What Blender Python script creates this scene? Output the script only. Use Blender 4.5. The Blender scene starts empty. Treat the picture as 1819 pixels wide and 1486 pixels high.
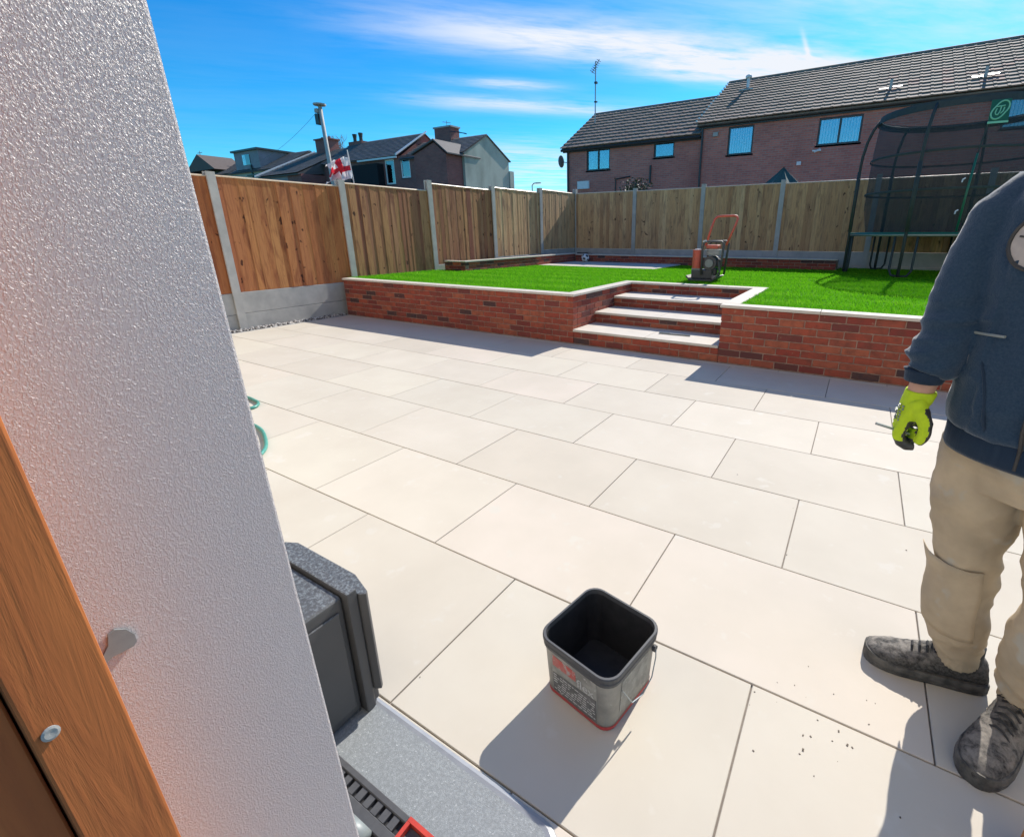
import bpy, bmesh, math, random
import numpy as np
from mathutils import Vector, Matrix, noise

random.seed(7)
S = bpy.context.scene
COL = S.collection
R = math.radians

# ------------------------------------------------------------------ camera
cd = bpy.data.cameras.new('camera')
cam = bpy.data.objects.new('camera', cd)
COL.objects.link(cam)
cam.location = (2.3518, -1.2119, 1.3140)
cam.rotation_euler = (R(72.058), R(0.2708), R(30.8152))
cd.sensor_width = 36.0
cd.lens = 16.545
cd.shift_x = -0.05867
cd.shift_y = -0.03272
cd.clip_start = 0.02
cd.clip_end = 2000
S.camera = cam

# ------------------------------------------------------------------ light
SUN_EL, SUN_AZ = 37.2, 5.6          # azimuth from +Y towards +X
sd = bpy.data.lights.new('sun', 'SUN')
sun = bpy.data.objects.new('sun', sd)
COL.objects.link(sun)
sd.energy = 4.6
sd.angle = R(0.53)
sd.color = (1.0, 0.94, 0.85)
sv = Vector((math.sin(R(SUN_AZ)) * math.cos(R(SUN_EL)), math.cos(R(SUN_AZ)) * math.cos(R(SUN_EL)), math.sin(R(SUN_EL))))
sun.rotation_euler = (-sv).to_track_quat('-Z', 'Y').to_euler()
sun.location = (0, 0, 30)

W = bpy.data.worlds.new('World')
S.world = W
W.use_nodes = True
S.view_settings.view_transform = 'Standard'
S.view_settings.look = 'None'
S.view_settings.gamma = 1.0
S.view_settings.use_curve_mapping = False
S.view_settings.exposure = 0.52
S.cycles.max_bounces = 8
S.cycles.transparent_max_bounces = 16


class NT:
    """small helper to write node trees"""
    def __init__(self, tree):
        self.t = tree
        self.n = tree.nodes
        self.l = tree.links

    def new(self, typ, **kw):
        nd = self.n.new(typ)
        for k, v in kw.items():
            setattr(nd, k, v)
        return nd

    def put(self, sock, v):
        if isinstance(v, bpy.types.NodeSocket):
            self.l.new(v, sock)
        elif v is not None:
            sock.default_value = v

    def math(self, op, a, b=0.0, c=0.0, clamp=False):
        nd = self.new('ShaderNodeMath', operation=op)
        nd.use_clamp = clamp
        for i, v in enumerate((a, b, c)):
            self.put(nd.inputs[i], v)
        return nd.outputs[0]

    def ramp(self, fac, stops, interp='LINEAR'):
        nd = self.new('ShaderNodeValToRGB')
        cr = nd.color_ramp
        cr.interpolation = interp
        while len(cr.elements) < len(stops):
            cr.elements.new(0.5)
        for e, (p, c) in zip(cr.elements, stops):
            e.position = p
            e.color = (c[0], c[1], c[2], 1) if not isinstance(c, (int, float)) else (c, c, c, 1)
        self.put(nd.inputs[0], fac)
        return nd.outputs[0]

    def mixc(self, fac, a, b, mode='MIX'):
        nd = self.new('ShaderNodeMix', data_type='RGBA', blend_type=mode)
        nd.clamp_factor = True
        self.put(nd.inputs[0], fac)
        for s, v in ((nd.inputs[6], a), (nd.inputs[7], b)):
            if isinstance(v, (tuple, list)):
                v = (v[0], v[1], v[2], 1)
            self.put(s, v)
        return nd.outputs[2]

    def noise(self, vec, scale, detail=4.0, rough=0.55, dist=0.0):
        nd = self.new('ShaderNodeTexNoise')
        self.put(nd.inputs['Vector'], vec)
        nd.inputs['Scale'].default_value = scale
        nd.inputs['Detail'].default_value = detail
        nd.inputs['Roughness'].default_value = rough
        nd.inputs['Distortion'].default_value = dist
        return nd.outputs[0]

    def mapping(self, vec, scale=(1, 1, 1), loc=(0, 0, 0), rot=(0, 0, 0)):
        nd = self.new('ShaderNodeMapping')
        self.put(nd.inputs[0], vec)
        self.put(nd.inputs[1], loc)
        nd.inputs[2].default_value = rot
        nd.inputs[3].default_value = scale
        return nd.outputs[0]


# ------------------------------------------------------------------ sky
w = NT(W.node_tree)
for nd in list(w.n):
    w.n.remove(nd)
sky = w.new('ShaderNodeTexSky', sky_type='NISHITA')
sky.sun_disc = False
sky.sun_elevation = R(SUN_EL)
sky.sun_rotation = R(SUN_AZ)
sky.altitude = 0
sky.air_density = 1.0
sky.dust_density = 0.35
sky.ozone_density = 2.2
tc = w.new('ShaderNodeTexCoord')
sep = w.new('ShaderNodeSeparateXYZ')
w.l.new(tc.outputs['Generated'], sep.inputs[0])
zz = w.math('MAXIMUM', sep.outputs[2], 0.03)
u = w.math('DIVIDE', sep.outputs[0], zz)
v = w.math('DIVIDE', sep.outputs[1], zz)
wc = w.math('SUBTRACT', v, u)          # across the cirrus streaks
tcx = w.math('ADD', v, u)              # along them
cmb = w.new('ShaderNodeCombineXYZ')
w.put(cmb.inputs[0], wc)
w.put(cmb.inputs[1], w.math('MULTIPLY', tcx, 0.33))
vec = cmb.outputs[0]
n1 = w.noise(vec, 1.3, 7.0, 0.6, 0.5)
n2 = w.noise(w.mapping(vec, (2.6, 2.2, 1), (3.1, 1.7, 0)), 2.0, 6.0, 0.62, 0.3)


def gauss(x, c, s):
    d = w.math('DIVIDE', w.math('SUBTRACT', x, c), s)
    return w.math('POWER', 2.718, w.math('MULTIPLY', w.math('MULTIPLY', d, d), -1.0))


def step(x, a, b):
    nd = w.new('ShaderNodeMapRange', interpolation_type='SMOOTHSTEP')
    w.put(nd.inputs[0], x)
    nd.inputs[1].default_value = a
    nd.inputs[2].default_value = b
    return nd.outputs[0]


band = w.math('MULTIPLY', gauss(wc, 4.18, 0.42), step(tcx, -1.2, 1.3))
bandb = w.math('MULTIPLY', gauss(wc, 4.62, 0.30), step(tcx, 1.5, 2.4))
low = w.math('MULTIPLY', gauss(wc, 6.2, 0.34), step(tcx, -0.9, 0.8))
puff = w.math('MULTIPLY', gauss(wc, 5.4, 0.16), gauss(tcx, 0.7, 0.5))
far = w.math('MULTIPLY', step(wc, 7.2, 10.0), step(tcx, -1.0, 1.0))
veil = w.math('MULTIPLY', step(wc, 4.0, 3.0), step(tcx, 0.3, 2.6))
cloud = w.math('MULTIPLY', band, 1.35)
for m, k in ((bandb, 1.2), (low, 0.85), (puff, 0.9), (far, 0.75), (veil, 0.5)):
    cloud = w.math('ADD', cloud, w.math('MULTIPLY', m, k))
cloud = w.math('ADD', cloud, 0.045)
shape = step(w.math('ADD', w.math('MULTIPLY', n1, 0.6), w.math('MULTIPLY', n2, 0.4)), 0.30, 0.66)
cl = w.math('MULTIPLY', cloud, shape)
trail = w.math('MULTIPLY', w.math('MULTIPLY', gauss(w.math('ADD', u, w.math('MULTIPLY', w.math('SUBTRACT', v, 3.74), 0.02)), -0.468, 0.013),
               step(v, 3.0, 3.35)), step(v, 3.95, 3.6))
cl = w.math('ADD', cl, w.math('MULTIPLY', trail, 0.55))
cl = w.math('MULTIPLY', cl, step(sep.outputs[2], 0.02, 0.09))
cl = w.math('MULTIPLY', cl, 0.92, clamp=True)
hs = w.new('ShaderNodeHueSaturation')
hs.inputs['Saturation'].default_value = 1.5
hs.inputs['Value'].default_value = 1.0
w.l.new(sky.outputs[0], hs.inputs['Color'])
skyc = w.mixc(1.0, hs.outputs[0], (0.33, 1.05, 1.22), 'MULTIPLY')
mx = w.mixc(cl, skyc, (6.1, 6.4, 6.9))
bg = w.new('ShaderNodeBackground')
bg.inputs['Strength'].default_value = 0.10
w.l.new(mx, bg.inputs['Color'])
wo = w.new('ShaderNodeOutputWorld')
w.l.new(bg.outputs[0], wo.inputs[0])

# ------------------------------------------------------------------ materials
MATS = {}


def mat(name, c1, c2=None, scale=8.0, stretch=(1, 1, 1), rough=0.7, bump=0.0, bscale=None, rnd=0.0,
        huernd=None, metallic=0.0, spec=0.5, detail=5.0, contrast=(0.35, 0.65), dist=0.0, bdist=0.002, sheen=0.0,
        speck=None, attr=None):
    """noise-mixed principled material; rnd = tone change per object; huernd = ramp of tints per object;
    speck=(colour, scale, threshold) small spots; attr = (attribute, ramp stops)"""
    m = bpy.data.materials.new(name)
    m.use_nodes = True
    t = NT(m.node_tree)
    b = t.n['Principled BSDF']
    co = t.new('ShaderNodeTexCoord').outputs['Object']
    oi = t.new('ShaderNodeObjectInfo')
    r = oi.outputs['Random']
    off = t.new('ShaderNodeCombineXYZ')
    for i, k in enumerate((37.1, 17.3, 53.7)):
        t.put(off.inputs[i], t.math('MULTIPLY', r, k))
    vec = t.mapping(co, stretch, off.outputs[0])
    nz = t.noise(vec, scale, detail, 0.58, dist)
    base = c1
    col = None
    if attr:
        an = t.new('ShaderNodeAttribute', attribute_name=attr[0])
        base = t.ramp(an.outputs['Fac'], attr[1])
    if huernd:
        base = t.ramp(r, huernd)
    if c2 is not None:
        f = t.ramp(nz, ((contrast[0], 0.0), (contrast[1], 1.0)))
        col = t.mixc(f, base, c2)
    else:
        col = base
    if speck:
        sn = t.noise(vec, speck[1], 3.0, 0.6)
        f = t.ramp(sn, ((speck[2], 0.0), (min(1, speck[2] + 0.08), 1.0)))
        col = t.mixc(f, col, speck[0])
    if rnd:
        k = t.math('ADD', 1.0 - rnd, t.math('MULTIPLY', r, 2 * rnd))
        h = t.new('ShaderNodeHueSaturation')
        t.put(h.inputs['Value'], k)
        if isinstance(col, tuple):
            h.inputs['Color'].default_value = (*col[:3], 1)
        else:
            t.l.new(col, h.inputs['Color'])
        col = h.outputs[0]
    if isinstance(col, tuple):
        b.inputs['Base Color'].default_value = (*col[:3], 1)
    else:
        t.l.new(col, b.inputs['Base Color'])
    b.inputs['Roughness'].default_value = rough
    b.inputs['Metallic'].default_value = metallic
    b.inputs['Specular IOR Level'].default_value = spec
    if sheen:
        b.inputs['Sheen Weight'].default_value = sheen
        b.inputs['Sheen Roughness'].default_value = 0.4
    if bump:
        bn = t.noise(vec, bscale or scale * 3, 4.0, 0.6)
        bp = t.new('ShaderNodeBump')
        bp.inputs['Strength'].default_value = bump
        bp.inputs['Distance'].default_value = bdist
        t.l.new(bn, bp.inputs['Height'])
        t.l.new(bp.outputs[0], b.inputs['Normal'])
    MATS[name] = m
    return m


M_pave = mat('cream_porcelain', (0.575, 0.525, 0.445), (0.505, 0.455, 0.378), 2.2, rough=0.72, rnd=0.05, bump=0.12, bscale=60,
             detail=9, contrast=(0.25, 0.8), speck=((0.56, 0.52, 0.45), 9.0, 0.62), bdist=0.001, spec=0.15, huernd=((0.0, (0.585, 0.525, 0.44)), (0.35, (0.57, 0.53, 0.45)), (0.7, (0.59, 0.52, 0.445)), (1.0, (0.56, 0.525, 0.435))))
M_grout = mat('grout', (0.20, 0.17, 0.145), (0.27, 0.235, 0.20), 30, rough=0.95)
M_cope = mat('cream_coping', (0.62, 0.56, 0.48), (0.55, 0.50, 0.43), 6, rough=0.7, rnd=0.04, spec=0.2)
M_brick = mat('red_brick', (0.3, 0.1, 0.06), (0.13, 0.045, 0.03), 14, rough=0.88, bump=0.7, bscale=55, bdist=0.004,
              huernd=((0.0, (0.29, 0.048, 0.030)), (0.25, (0.37, 0.078, 0.040)), (0.45, (0.21, 0.036, 0.028)), (0.6, (0.40, 0.110, 0.055)),
                      (0.8, (0.25, 0.048, 0.034)), (0.92, (0.16, 0.042, 0.036)), (0.96, (0.06, 0.034, 0.034)), (1.0, (0.09, 0.05, 0.05))),
              contrast=(0.42, 0.85), speck=((0.34, 0.17, 0.11), 24, 0.66))
M_mortar = mat('mortar', (0.38, 0.25, 0.19), (0.22, 0.13, 0.10), 18, rough=0.95, bump=0.5, bscale=80)
M_wall_damp = mat('damp_base', (0.09, 0.075, 0.065), (0.13, 0.11, 0.10), 12, rough=0.7)
M_conc = mat('pale_concrete', (0.47, 0.46, 0.43), (0.37, 0.365, 0.345), 5, rough=0.85, rnd=0.05, bump=0.25, bscale=70, detail=8)


def wood(name, hues, dark, knot, rough=0.75, axis=2):
    """sawn softwood: long grain, darker stain patches, knots, tint per board"""
    m = bpy.data.materials.new(name)
    m.use_nodes = True
    t = NT(m.node_tree)
    b = t.n['Principled BSDF']
    co = t.new('ShaderNodeTexCoord').outputs['Object']
    r = t.new('ShaderNodeObjectInfo').outputs['Random']
    off = t.new('ShaderNodeCombineXYZ')
    for i, k in enumerate((41.0, 23.0, 67.0)):
        t.put(off.inputs[i], t.math('MULTIPLY', r, k))
    st = [1, 1, 1]
    st[axis] = 0.06
    vec = t.mapping(co, tuple(st), off.outputs[0])
    grain = t.noise(vec, 55, 6, 0.65, 0.6)
    st2 = [1, 1, 1]
    st2[axis] = 0.22
    vec2 = t.mapping(co, tuple(st2), off.outputs[0])
    blot = t.noise(vec2, 7, 4, 0.6, 0.8)
    st3 = [1, 1, 1]
    st3[axis] = 0.75
    kn = t.noise(t.mapping(co, tuple(st3), off.outputs[0]), 9.5, 2, 0.5)
    col = t.ramp(r, hues)
    col = t.mixc(t.ramp(blot, ((0.50, 0.0), (0.74, 0.85))), col, dark)
    col = t.mixc(t.ramp(grain, ((0.48, 0.0), (0.66, 0.5))), col, dark)
    col = t.mixc(t.ramp(kn, ((0.68, 0.0), (0.725, 0.9))), col, knot)
    t.l.new(col, b.inputs['Base Color'])
    b.inputs['Roughness'].default_value = rough
    b.inputs['Specular IOR Level'].default_value = 0.3
    bp = t.new('ShaderNodeBump')
    bp.inputs['Strength'].default_value = 0.35
    bp.inputs['Distance'].default_value = 0.003
    t.l.new(grain, bp.inputs['Height'])
    t.l.new(bp.outputs[0], b.inputs['Normal'])
    return m


M_wood_a = wood('orange_fence_timber', ((0, (0.40, 0.135, 0.05)), (0.3, (0.50, 0.215, 0.075)), (0.6, (0.42, 0.145, 0.06)), (0.85, (0.54, 0.25, 0.09)), (1, (0.35, 0.11, 0.045))),
                (0.20, 0.055, 0.024), (0.05, 0.014, 0.008))
M_wood_b = wood('brown_fence_timber', ((0, (0.33, 0.145, 0.075)), (0.35, (0.46, 0.235, 0.105)), (0.7, (0.28, 0.105, 0.065)), (1, (0.48, 0.26, 0.13))),
                (0.15, 0.053, 0.03), (0.05, 0.018, 0.012))
M_wood_c = wood('shade_toned_fence_timber', ((0, (0.56, 0.33, 0.165)), (0.4, (0.67, 0.43, 0.22)), (0.7, (0.45, 0.25, 0.125)), (1, (0.71, 0.48, 0.26))),
                (0.20, 0.115, 0.075), (0.09, 0.05, 0.032))  # same timber as the orange bays; sky-lit shade is put into its greyer colour
M_stud = wood('sawn_stud_timber', ((0, (0.50, 0.155, 0.045)), (1, (0.56, 0.18, 0.05))), (0.25, 0.062, 0.022), (0.09, 0.026, 0.014))
M_cap = mat('sunlit_timber_edge', (0.66, 0.52, 0.34), (0.55, 0.40, 0.24), 20, rough=0.32, spec=0.8)  # the sunlit line along the fence top is partly put into this pale colour
M_soil = mat('soil', (0.07, 0.05, 0.035), (0.11, 0.08, 0.06), 20, rough=0.95, bump=0.8, bscale=40, bdist=0.02)
M_ground = mat('rough_ground', (0.10, 0.10, 0.06), (0.14, 0.12, 0.08), 0.5, rough=0.95)
M_turf = mat('turf_backing', (0.075, 0.27, 0.010), (0.055, 0.20, 0.008), 9, rough=0.95, spec=0.05, bump=0.6, bscale=120, bdist=0.01)


def blade_mat():
    m = bpy.data.materials.new('grass_blade')
    m.use_nodes = True
    t = NT(m.node_tree)
    b = t.n['Principled BSDF']
    an = t.new('ShaderNodeAttribute', attribute_name='tone')
    col = t.ramp(an.outputs['Fac'], ((0.0, (0.075, 0.28, 0.008)), (0.5, (0.125, 0.41, 0.010)), (0.85, (0.18, 0.49, 0.016)), (1.0, (0.26, 0.47, 0.05))))
    t.l.new(col, b.inputs['Base Color'])
    b.inputs['Roughness'].default_value = 0.8
    b.inputs['Specular IOR Level'].default_value = 0.12
    tr = t.new('ShaderNodeBsdfTranslucent')
    t.l.new(col, tr.inputs[0])
    ms = t.new('ShaderNodeMixShader')
    ms.inputs[0].default_value = 0.45
    t.l.new(b.outputs[0], ms.inputs[1])
    t.l.new(tr.outputs[0], ms.inputs[2])
    t.l.new(ms.outputs[0], t.n['Material Output'].inputs[0])
    return m


M_blade = blade_mat()
M_pebble = mat('pebble', (0.5, 0.48, 0.45), None, attr=('tone', ((0.0, (0.62, 0.60, 0.57)), (0.45, (0.5, 0.47, 0.44)), (0.6, (0.22, 0.20, 0.19)), (1.0, (0.07, 0.065, 0.06)))), rough=0.7)
M_steel = mat('galvanised_steel', (0.36, 0.39, 0.40), (0.29, 0.32, 0.33), 40, rough=0.45, metallic=0.6)
M_black = mat('black_plastic', (0.018, 0.019, 0.021), (0.03, 0.03, 0.032), 30, rough=0.5)
M_dkgrey = mat('dark_grey_plastic', (0.07, 0.071, 0.075), (0.058, 0.058, 0.062), 60, rough=0.55, bump=0.2, bscale=300, bdist=0.0005)
M_dusty = mat('dusty_grey_plastic', (0.045, 0.055, 0.065), (0.17, 0.19, 0.20), 38, rough=0.6, contrast=(0.50, 0.72), speck=((0.42, 0.42, 0.41), 55, 0.66))
M_midgrey = mat('grey_plastic_tube', (0.22, 0.25, 0.25), (0.19, 0.21, 0.21), 30, rough=0.45)
M_redpl = mat('red_plastic', (0.55, 0.06, 0.035), (0.42, 0.045, 0.03), 30, rough=0.4)
M_redpaint = mat('worn_red_paint', (0.62, 0.10, 0.06), (0.45, 0.10, 0.07), 25, rough=0.5)
M_navy = mat('navy_fleece', (0.015, 0.038, 0.074), (0.030, 0.056, 0.094), 210, rough=0.95, bump=0.6, bscale=230, bdist=0.002, detail=6, sheen=0.5, spec=0.2)
M_navyrib = mat('navy_rib', (0.012, 0.026, 0.052), (0.019, 0.036, 0.064), 40, rough=0.95, bump=0.6, bscale=200, stretch=(1, 1, 0.1), sheen=0.2, spec=0.2)
M_trous = mat('beige_trouser_cloth', (0.48, 0.39, 0.275), (0.36, 0.295, 0.21), 7, rough=0.92, bump=0.3, bscale=260, bdist=0.001, speck=((0.40, 0.37, 0.31), 9, 0.62), spec=0.2)
M_lime = mat('lime_knit', (0.47, 0.64, 0.012), (0.40, 0.56, 0.012), 60, rough=0.85, bump=0.4, bscale=420, bdist=0.001)
M_palm = mat('black_latex', (0.022, 0.022, 0.024), (0.05, 0.05, 0.05), 60, rough=0.5, bump=0.3, bscale=240)
def shoe_mat():
    m = bpy.data.materials.new('dusty_trainer_upper')
    m.use_nodes = True
    t = NT(m.node_tree)
    b = t.n['Principled BSDF']
    co = t.new('ShaderNodeTexCoord').outputs['Object']
    sp = t.new('ShaderNodeSeparateXYZ')
    t.l.new(t.new('ShaderNodeNewGeometry').outputs['Normal'], sp.inputs[0])
    n1_ = t.noise(co, 34, 6, 0.66, 0.4)
    n2_ = t.noise(co, 130, 3, 0.6)
    base = t.mixc(t.ramp(n2_, ((0.42, 0.0), (0.6, 1.0))), (0.026, 0.025, 0.024), (0.085, 0.08, 0.074))
    d = t.math('MULTIPLY', t.ramp(n1_, ((0.38, 0.0), (0.60, 1.0))), t.ramp(sp.outputs[2], ((0.25, 0.12), (0.85, 0.9))))
    t.l.new(t.mixc(d, base, (0.25, 0.225, 0.195)), b.inputs['Base Color'])
    b.inputs['Roughness'].default_value = 0.9
    bp = t.new('ShaderNodeBump')
    bp.inputs['Strength'].default_value = 0.6
    bp.inputs['Distance'].default_value = 0.002
    t.l.new(n2_, bp.inputs['Height'])
    t.l.new(bp.outputs[0], b.inputs['Normal'])
    return m


M_shoe = shoe_mat()
M_sole = mat('trainer_sole', (0.045, 0.043, 0.041), (0.13, 0.12, 0.105), 30, rough=0.85)
M_lace = mat('black_lace', (0.02, 0.02, 0.022), (0.05, 0.05, 0.05), 60, rough=0.9)
M_skin = mat('skin', (0.55, 0.33, 0.24), (0.48, 0.27, 0.20), 12, rough=0.55)
M_hair = mat('brown_hair', (0.05, 0.032, 0.02), (0.08, 0.05, 0.03), 60, rough=0.7)
M_white = mat('white_plastic', (0.75, 0.76, 0.76), (0.68, 0.69, 0.7), 10, rough=0.4)
M_greyprint = mat('grey_print', (0.42, 0.38, 0.36), (0.34, 0.31, 0.30), 30, rough=0.8)
M_hose = mat('green_hose', (0.05, 0.24, 0.19), (0.09, 0.33, 0.27), 50, rough=0.35)
M_lawnedge = mat('turf_edge', (0.10, 0.08, 0.05), (0.07, 0.09, 0.03), 30, rough=0.95)


def stipple():
    m = bpy.data.materials.new('stippled_white_panel')
    m.use_nodes = True
    t = NT(m.node_tree)
    b = t.n['Principled BSDF']
    co = t.new('ShaderNodeTexCoord').outputs['Object']
    vec = t.mapping(co, (1, 1, 0.62))
    n = t.noise(vec, 600, 3, 0.55, 0.9)
    h = t.ramp(n, ((0.45, 0.0), (0.62, 1.0)))
    b.inputs['Base Color'].default_value = (0.62, 0.565, 0.55, 1)
    b.inputs['Roughness'].default_value = 0.36
    b.inputs['Specular IOR Level'].default_value = 0.5
    bp = t.new('ShaderNodeBump')
    bp.inputs['Strength'].default_value = 0.85
    bp.inputs['Distance'].default_value = 0.00052
    t.l.new(h, bp.inputs['Height'])
    t.l.new(bp.outputs[0], b.inputs['Normal'])
    return m


M_panel = stipple()


def house_brick(name, c1, c2, mort, sc=1.0):
    m = bpy.data.materials.new(name)
    m.use_nodes = True
    t = NT(m.node_tree)
    b = t.n['Principled BSDF']
    co = t.new('ShaderNodeTexCoord').outputs['Object']
    sp = t.new('ShaderNodeSeparateXYZ')
    t.l.new(co, sp.inputs[0])
    cb = t.new('ShaderNodeCombineXYZ')
    t.put(cb.inputs[0], t.math('ADD', sp.outputs[0], sp.outputs[1]))
    t.put(cb.inputs[1], sp.outputs[2])
    bt = t.new('ShaderNodeTexBrick')
    t.l.new(cb.outputs[0], bt.inputs['Vector'])
    bt.inputs['Color1'].default_value = (*c1, 1)
    bt.inputs['Color2'].default_value = (*c2, 1)
    bt.inputs['Mortar'].default_value = (*mort, 1)
    bt.inputs['Scale'].default_value = sc
    bt.inputs['Mortar Size'].default_value = 0.010
    bt.inputs['Brick Width'].default_value = 0.225
    bt.inputs['Row Height'].default_value = 0.075
    bl = t.noise(co, 0.9, 5, 0.6)
    col = t.mixc(t.ramp(bl, ((0.4, 0.0), (0.75, 0.5))), bt.outputs[0], (c2[0] * 0.6, c2[1] * 0.6, c2[2] * 0.65))
    t.l.new(col, b.inputs['Base Color'])
    b.inputs['Roughness'].default_value = 0.9
    bp = t.new('ShaderNodeBump')
    bp.inputs['Strength'].default_value = 0.5
    bp.inputs['Distance'].default_value = 0.006
    t.l.new(bt.outputs['Fac'], bp.inputs['Height'])
    bp.invert = True
    t.l.new(bp.outputs[0], b.inputs['Normal'])
    return m


M_hb1 = house_brick('semi_house_brick', (0.62, 0.22, 0.16), (0.46, 0.16, 0.125), (0.42, 0.28, 0.24))
M_hb2 = house_brick('terrace_brick', (0.34, 0.11, 0.095), (0.24, 0.08, 0.07), (0.24, 0.17, 0.15))
M_render = mat('weathered_render', (0.46, 0.49, 0.42), (0.30, 0.32, 0.27), 0.9, rough=0.95, stretch=(1, 1, 0.45), contrast=(0.42, 0.7), detail=8, bump=0.3, bscale=30)
M_cream = mat('cream_render', (0.55, 0.48, 0.38), (0.46, 0.41, 0.33), 1.5, rough=0.9)
M_lilac = mat('grey_render', (0.33, 0.30, 0.32), (0.27, 0.25, 0.26), 1.5, rough=0.9)
M_tile = mat('concrete_roof_tile', (0.2, 0.15, 0.13), (0.10, 0.085, 0.075), 3.0, rough=0.85, attr=('tone', ((0.0, (0.26, 0.185, 0.14)), (0.6, (0.30, 0.215, 0.165)), (0.93, (0.32, 0.20, 0.15)), (1.0, (0.36, 0.17, 0.13)))), contrast=(0.4, 0.8))
M_slate = mat('grey_slate', (0.105, 0.095, 0.09), (0.09, 0.082, 0.08), 3.0, rough=0.75, attr=('tone', ((0.0, (0.115, 0.105, 0.102)), (1.0, (0.175, 0.158, 0.15)))), contrast=(0.45, 0.8))
M_brownroof = mat('brown_roof_tile', (0.16, 0.12, 0.10), (0.11, 0.085, 0.075), 3.0, rough=0.85, attr=('tone', ((0.0, (0.13, 0.10, 0.085)), (1.0, (0.19, 0.15, 0.125)))), contrast=(0.45, 0.8))
M_dkframe = mat('dark_window_frame', (0.03, 0.035, 0.04), rough=0.4)
M_wframe = mat('white_window_frame', (0.75, 0.76, 0.76), rough=0.4)
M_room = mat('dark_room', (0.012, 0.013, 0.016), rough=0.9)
M_blind = mat('pale_blind', (0.68, 0.70, 0.72), rough=0.7)
M_lead = mat('lead_flashing', (0.70, 0.71, 0.71), (0.6, 0.6, 0.6), 8, rough=0.33, spec=0.9)
M_netpole = mat('dark_foam_sleeve', (0.030, 0.042, 0.040), (0.04, 0.055, 0.052), 20, rough=0.7)
M_green = mat('green_vinyl', (0.012, 0.13, 0.075), (0.016, 0.15, 0.088), 20, rough=0.35)
M_ltgreen = mat('pale_green_print', (0.22, 0.60, 0.40), rough=0.5)
M_mat = mat('trampoline_bed', (0.012, 0.012, 0.014), rough=0.7)
M_twig = mat('bare_twig', (0.23, 0.16, 0.14), rough=0.9)
M_rubber = mat('grey_mat_pile', (0.215, 0.23, 0.24), (0.28, 0.30, 0.31), 150, rough=0.9, bump=0.6, bscale=420, bdist=0.002, contrast=(0.42, 0.66), speck=((0.40, 0.42, 0.43), 190, 0.62))
M_rim = mat('smooth_mat_border', (0.30, 0.31, 0.33), (0.26, 0.27, 0.29), 30, rough=0.28, spec=0.7)
M_dirt = mat('dry_grit', (0.16, 0.13, 0.10), (0.08, 0.065, 0.05), 60, rough=0.95)


def glass_mat():
    m = bpy.data.materials.new('window_glass')
    m.use_nodes = True
    t = NT(m.node_tree)
    for nd in list(t.n):
        if nd.type == 'BSDF_PRINCIPLED':
            t.n.remove(nd)
    g = t.new('ShaderNodeBsdfGlossy')
    g.inputs['Roughness'].default_value = 0.03
    g.inputs['Color'].default_value = (0.9, 0.97, 1, 1)
    tr = t.new('ShaderNodeBsdfTransparent')
    tr.inputs[0].default_value = (0.92, 0.93, 0.94, 1)
    fr = t.new('ShaderNodeFresnel')
    fr.inputs[0].default_value = 1.9
    ms = t.new('ShaderNodeMixShader')
    t.put(ms.inputs[0], t.math('ADD', t.math('MULTIPLY', fr.outputs[0], 1.0), 0.14, clamp=True))
    t.l.new(tr.outputs[0], ms.inputs[1])
    t.l.new(g.outputs[0], ms.inputs[2])
    t.l.new(ms.outputs[0], t.n['Material Output'].inputs[0])
    return m


M_glass = glass_mat()


def net_mat():
    m = bpy.data.materials.new('dark_safety_net')
    m.use_nodes = True
    t = NT(m.node_tree)
    b = t.n['Principled BSDF']
    b.inputs['Base Color'].default_value = (0.035, 0.04, 0.045, 1)
    b.inputs['Roughness'].default_value = 0.7
    tr = t.new('ShaderNodeBsdfTransparent')
    uv = t.new('ShaderNodeUVMap').outputs[0]
    wv = t.noise(uv, 60, 2, 0.5)
    f = t.math('ADD', 0.40, t.math('MULTIPLY', wv, 0.16))
    ms = t.new('ShaderNodeMixShader')
    t.put(ms.inputs[0], f)
    t.l.new(tr.outputs[0], ms.inputs[1])
    t.l.new(b.outputs[0], ms.inputs[2])
    t.l.new(ms.outputs[0], t.n['Material Output'].inputs[0])
    return m


M_net = net_mat()


def flag_mat():
    m = bpy.data.materials.new('flag_cloth')
    m.use_nodes = True
    t = NT(m.node_tree)
    b = t.n['Principled BSDF']
    uv = t.new('ShaderNodeUVMap').outputs[0]
    sp = t.new('ShaderNodeSeparateXYZ')
    t.l.new(uv, sp.inputs[0])
    du = t.math('ABSOLUTE', t.math('SUBTRACT', sp.outputs[0], 0.5))
    dv = t.math('ABSOLUTE', t.math('SUBTRACT', sp.outputs[1], 0.5))
    c = t.math('MAXIMUM', t.math('LESS_THAN', du, 0.075), t.math('LESS_THAN', dv, 0.12))
    col = t.mixc(c, (0.78, 0.75, 0.76), (0.62, 0.02, 0.04))
    t.l.new(col, b.inputs['Base Color'])
    b.inputs['Roughness'].default_value = 0.7
    tr = t.new('ShaderNodeBsdfTranslucent')
    t.l.new(col, tr.inputs[0])
    ms = t.new('ShaderNodeMixShader')
    ms.inputs[0].default_value = 0.4
    t.l.new(b.outputs[0], ms.inputs[1])
    t.l.new(tr.outputs[0], ms.inputs[2])
    t.l.new(ms.outputs[0], t.n['Material Output'].inputs[0])
    return m


M_flag = flag_mat()


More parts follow.
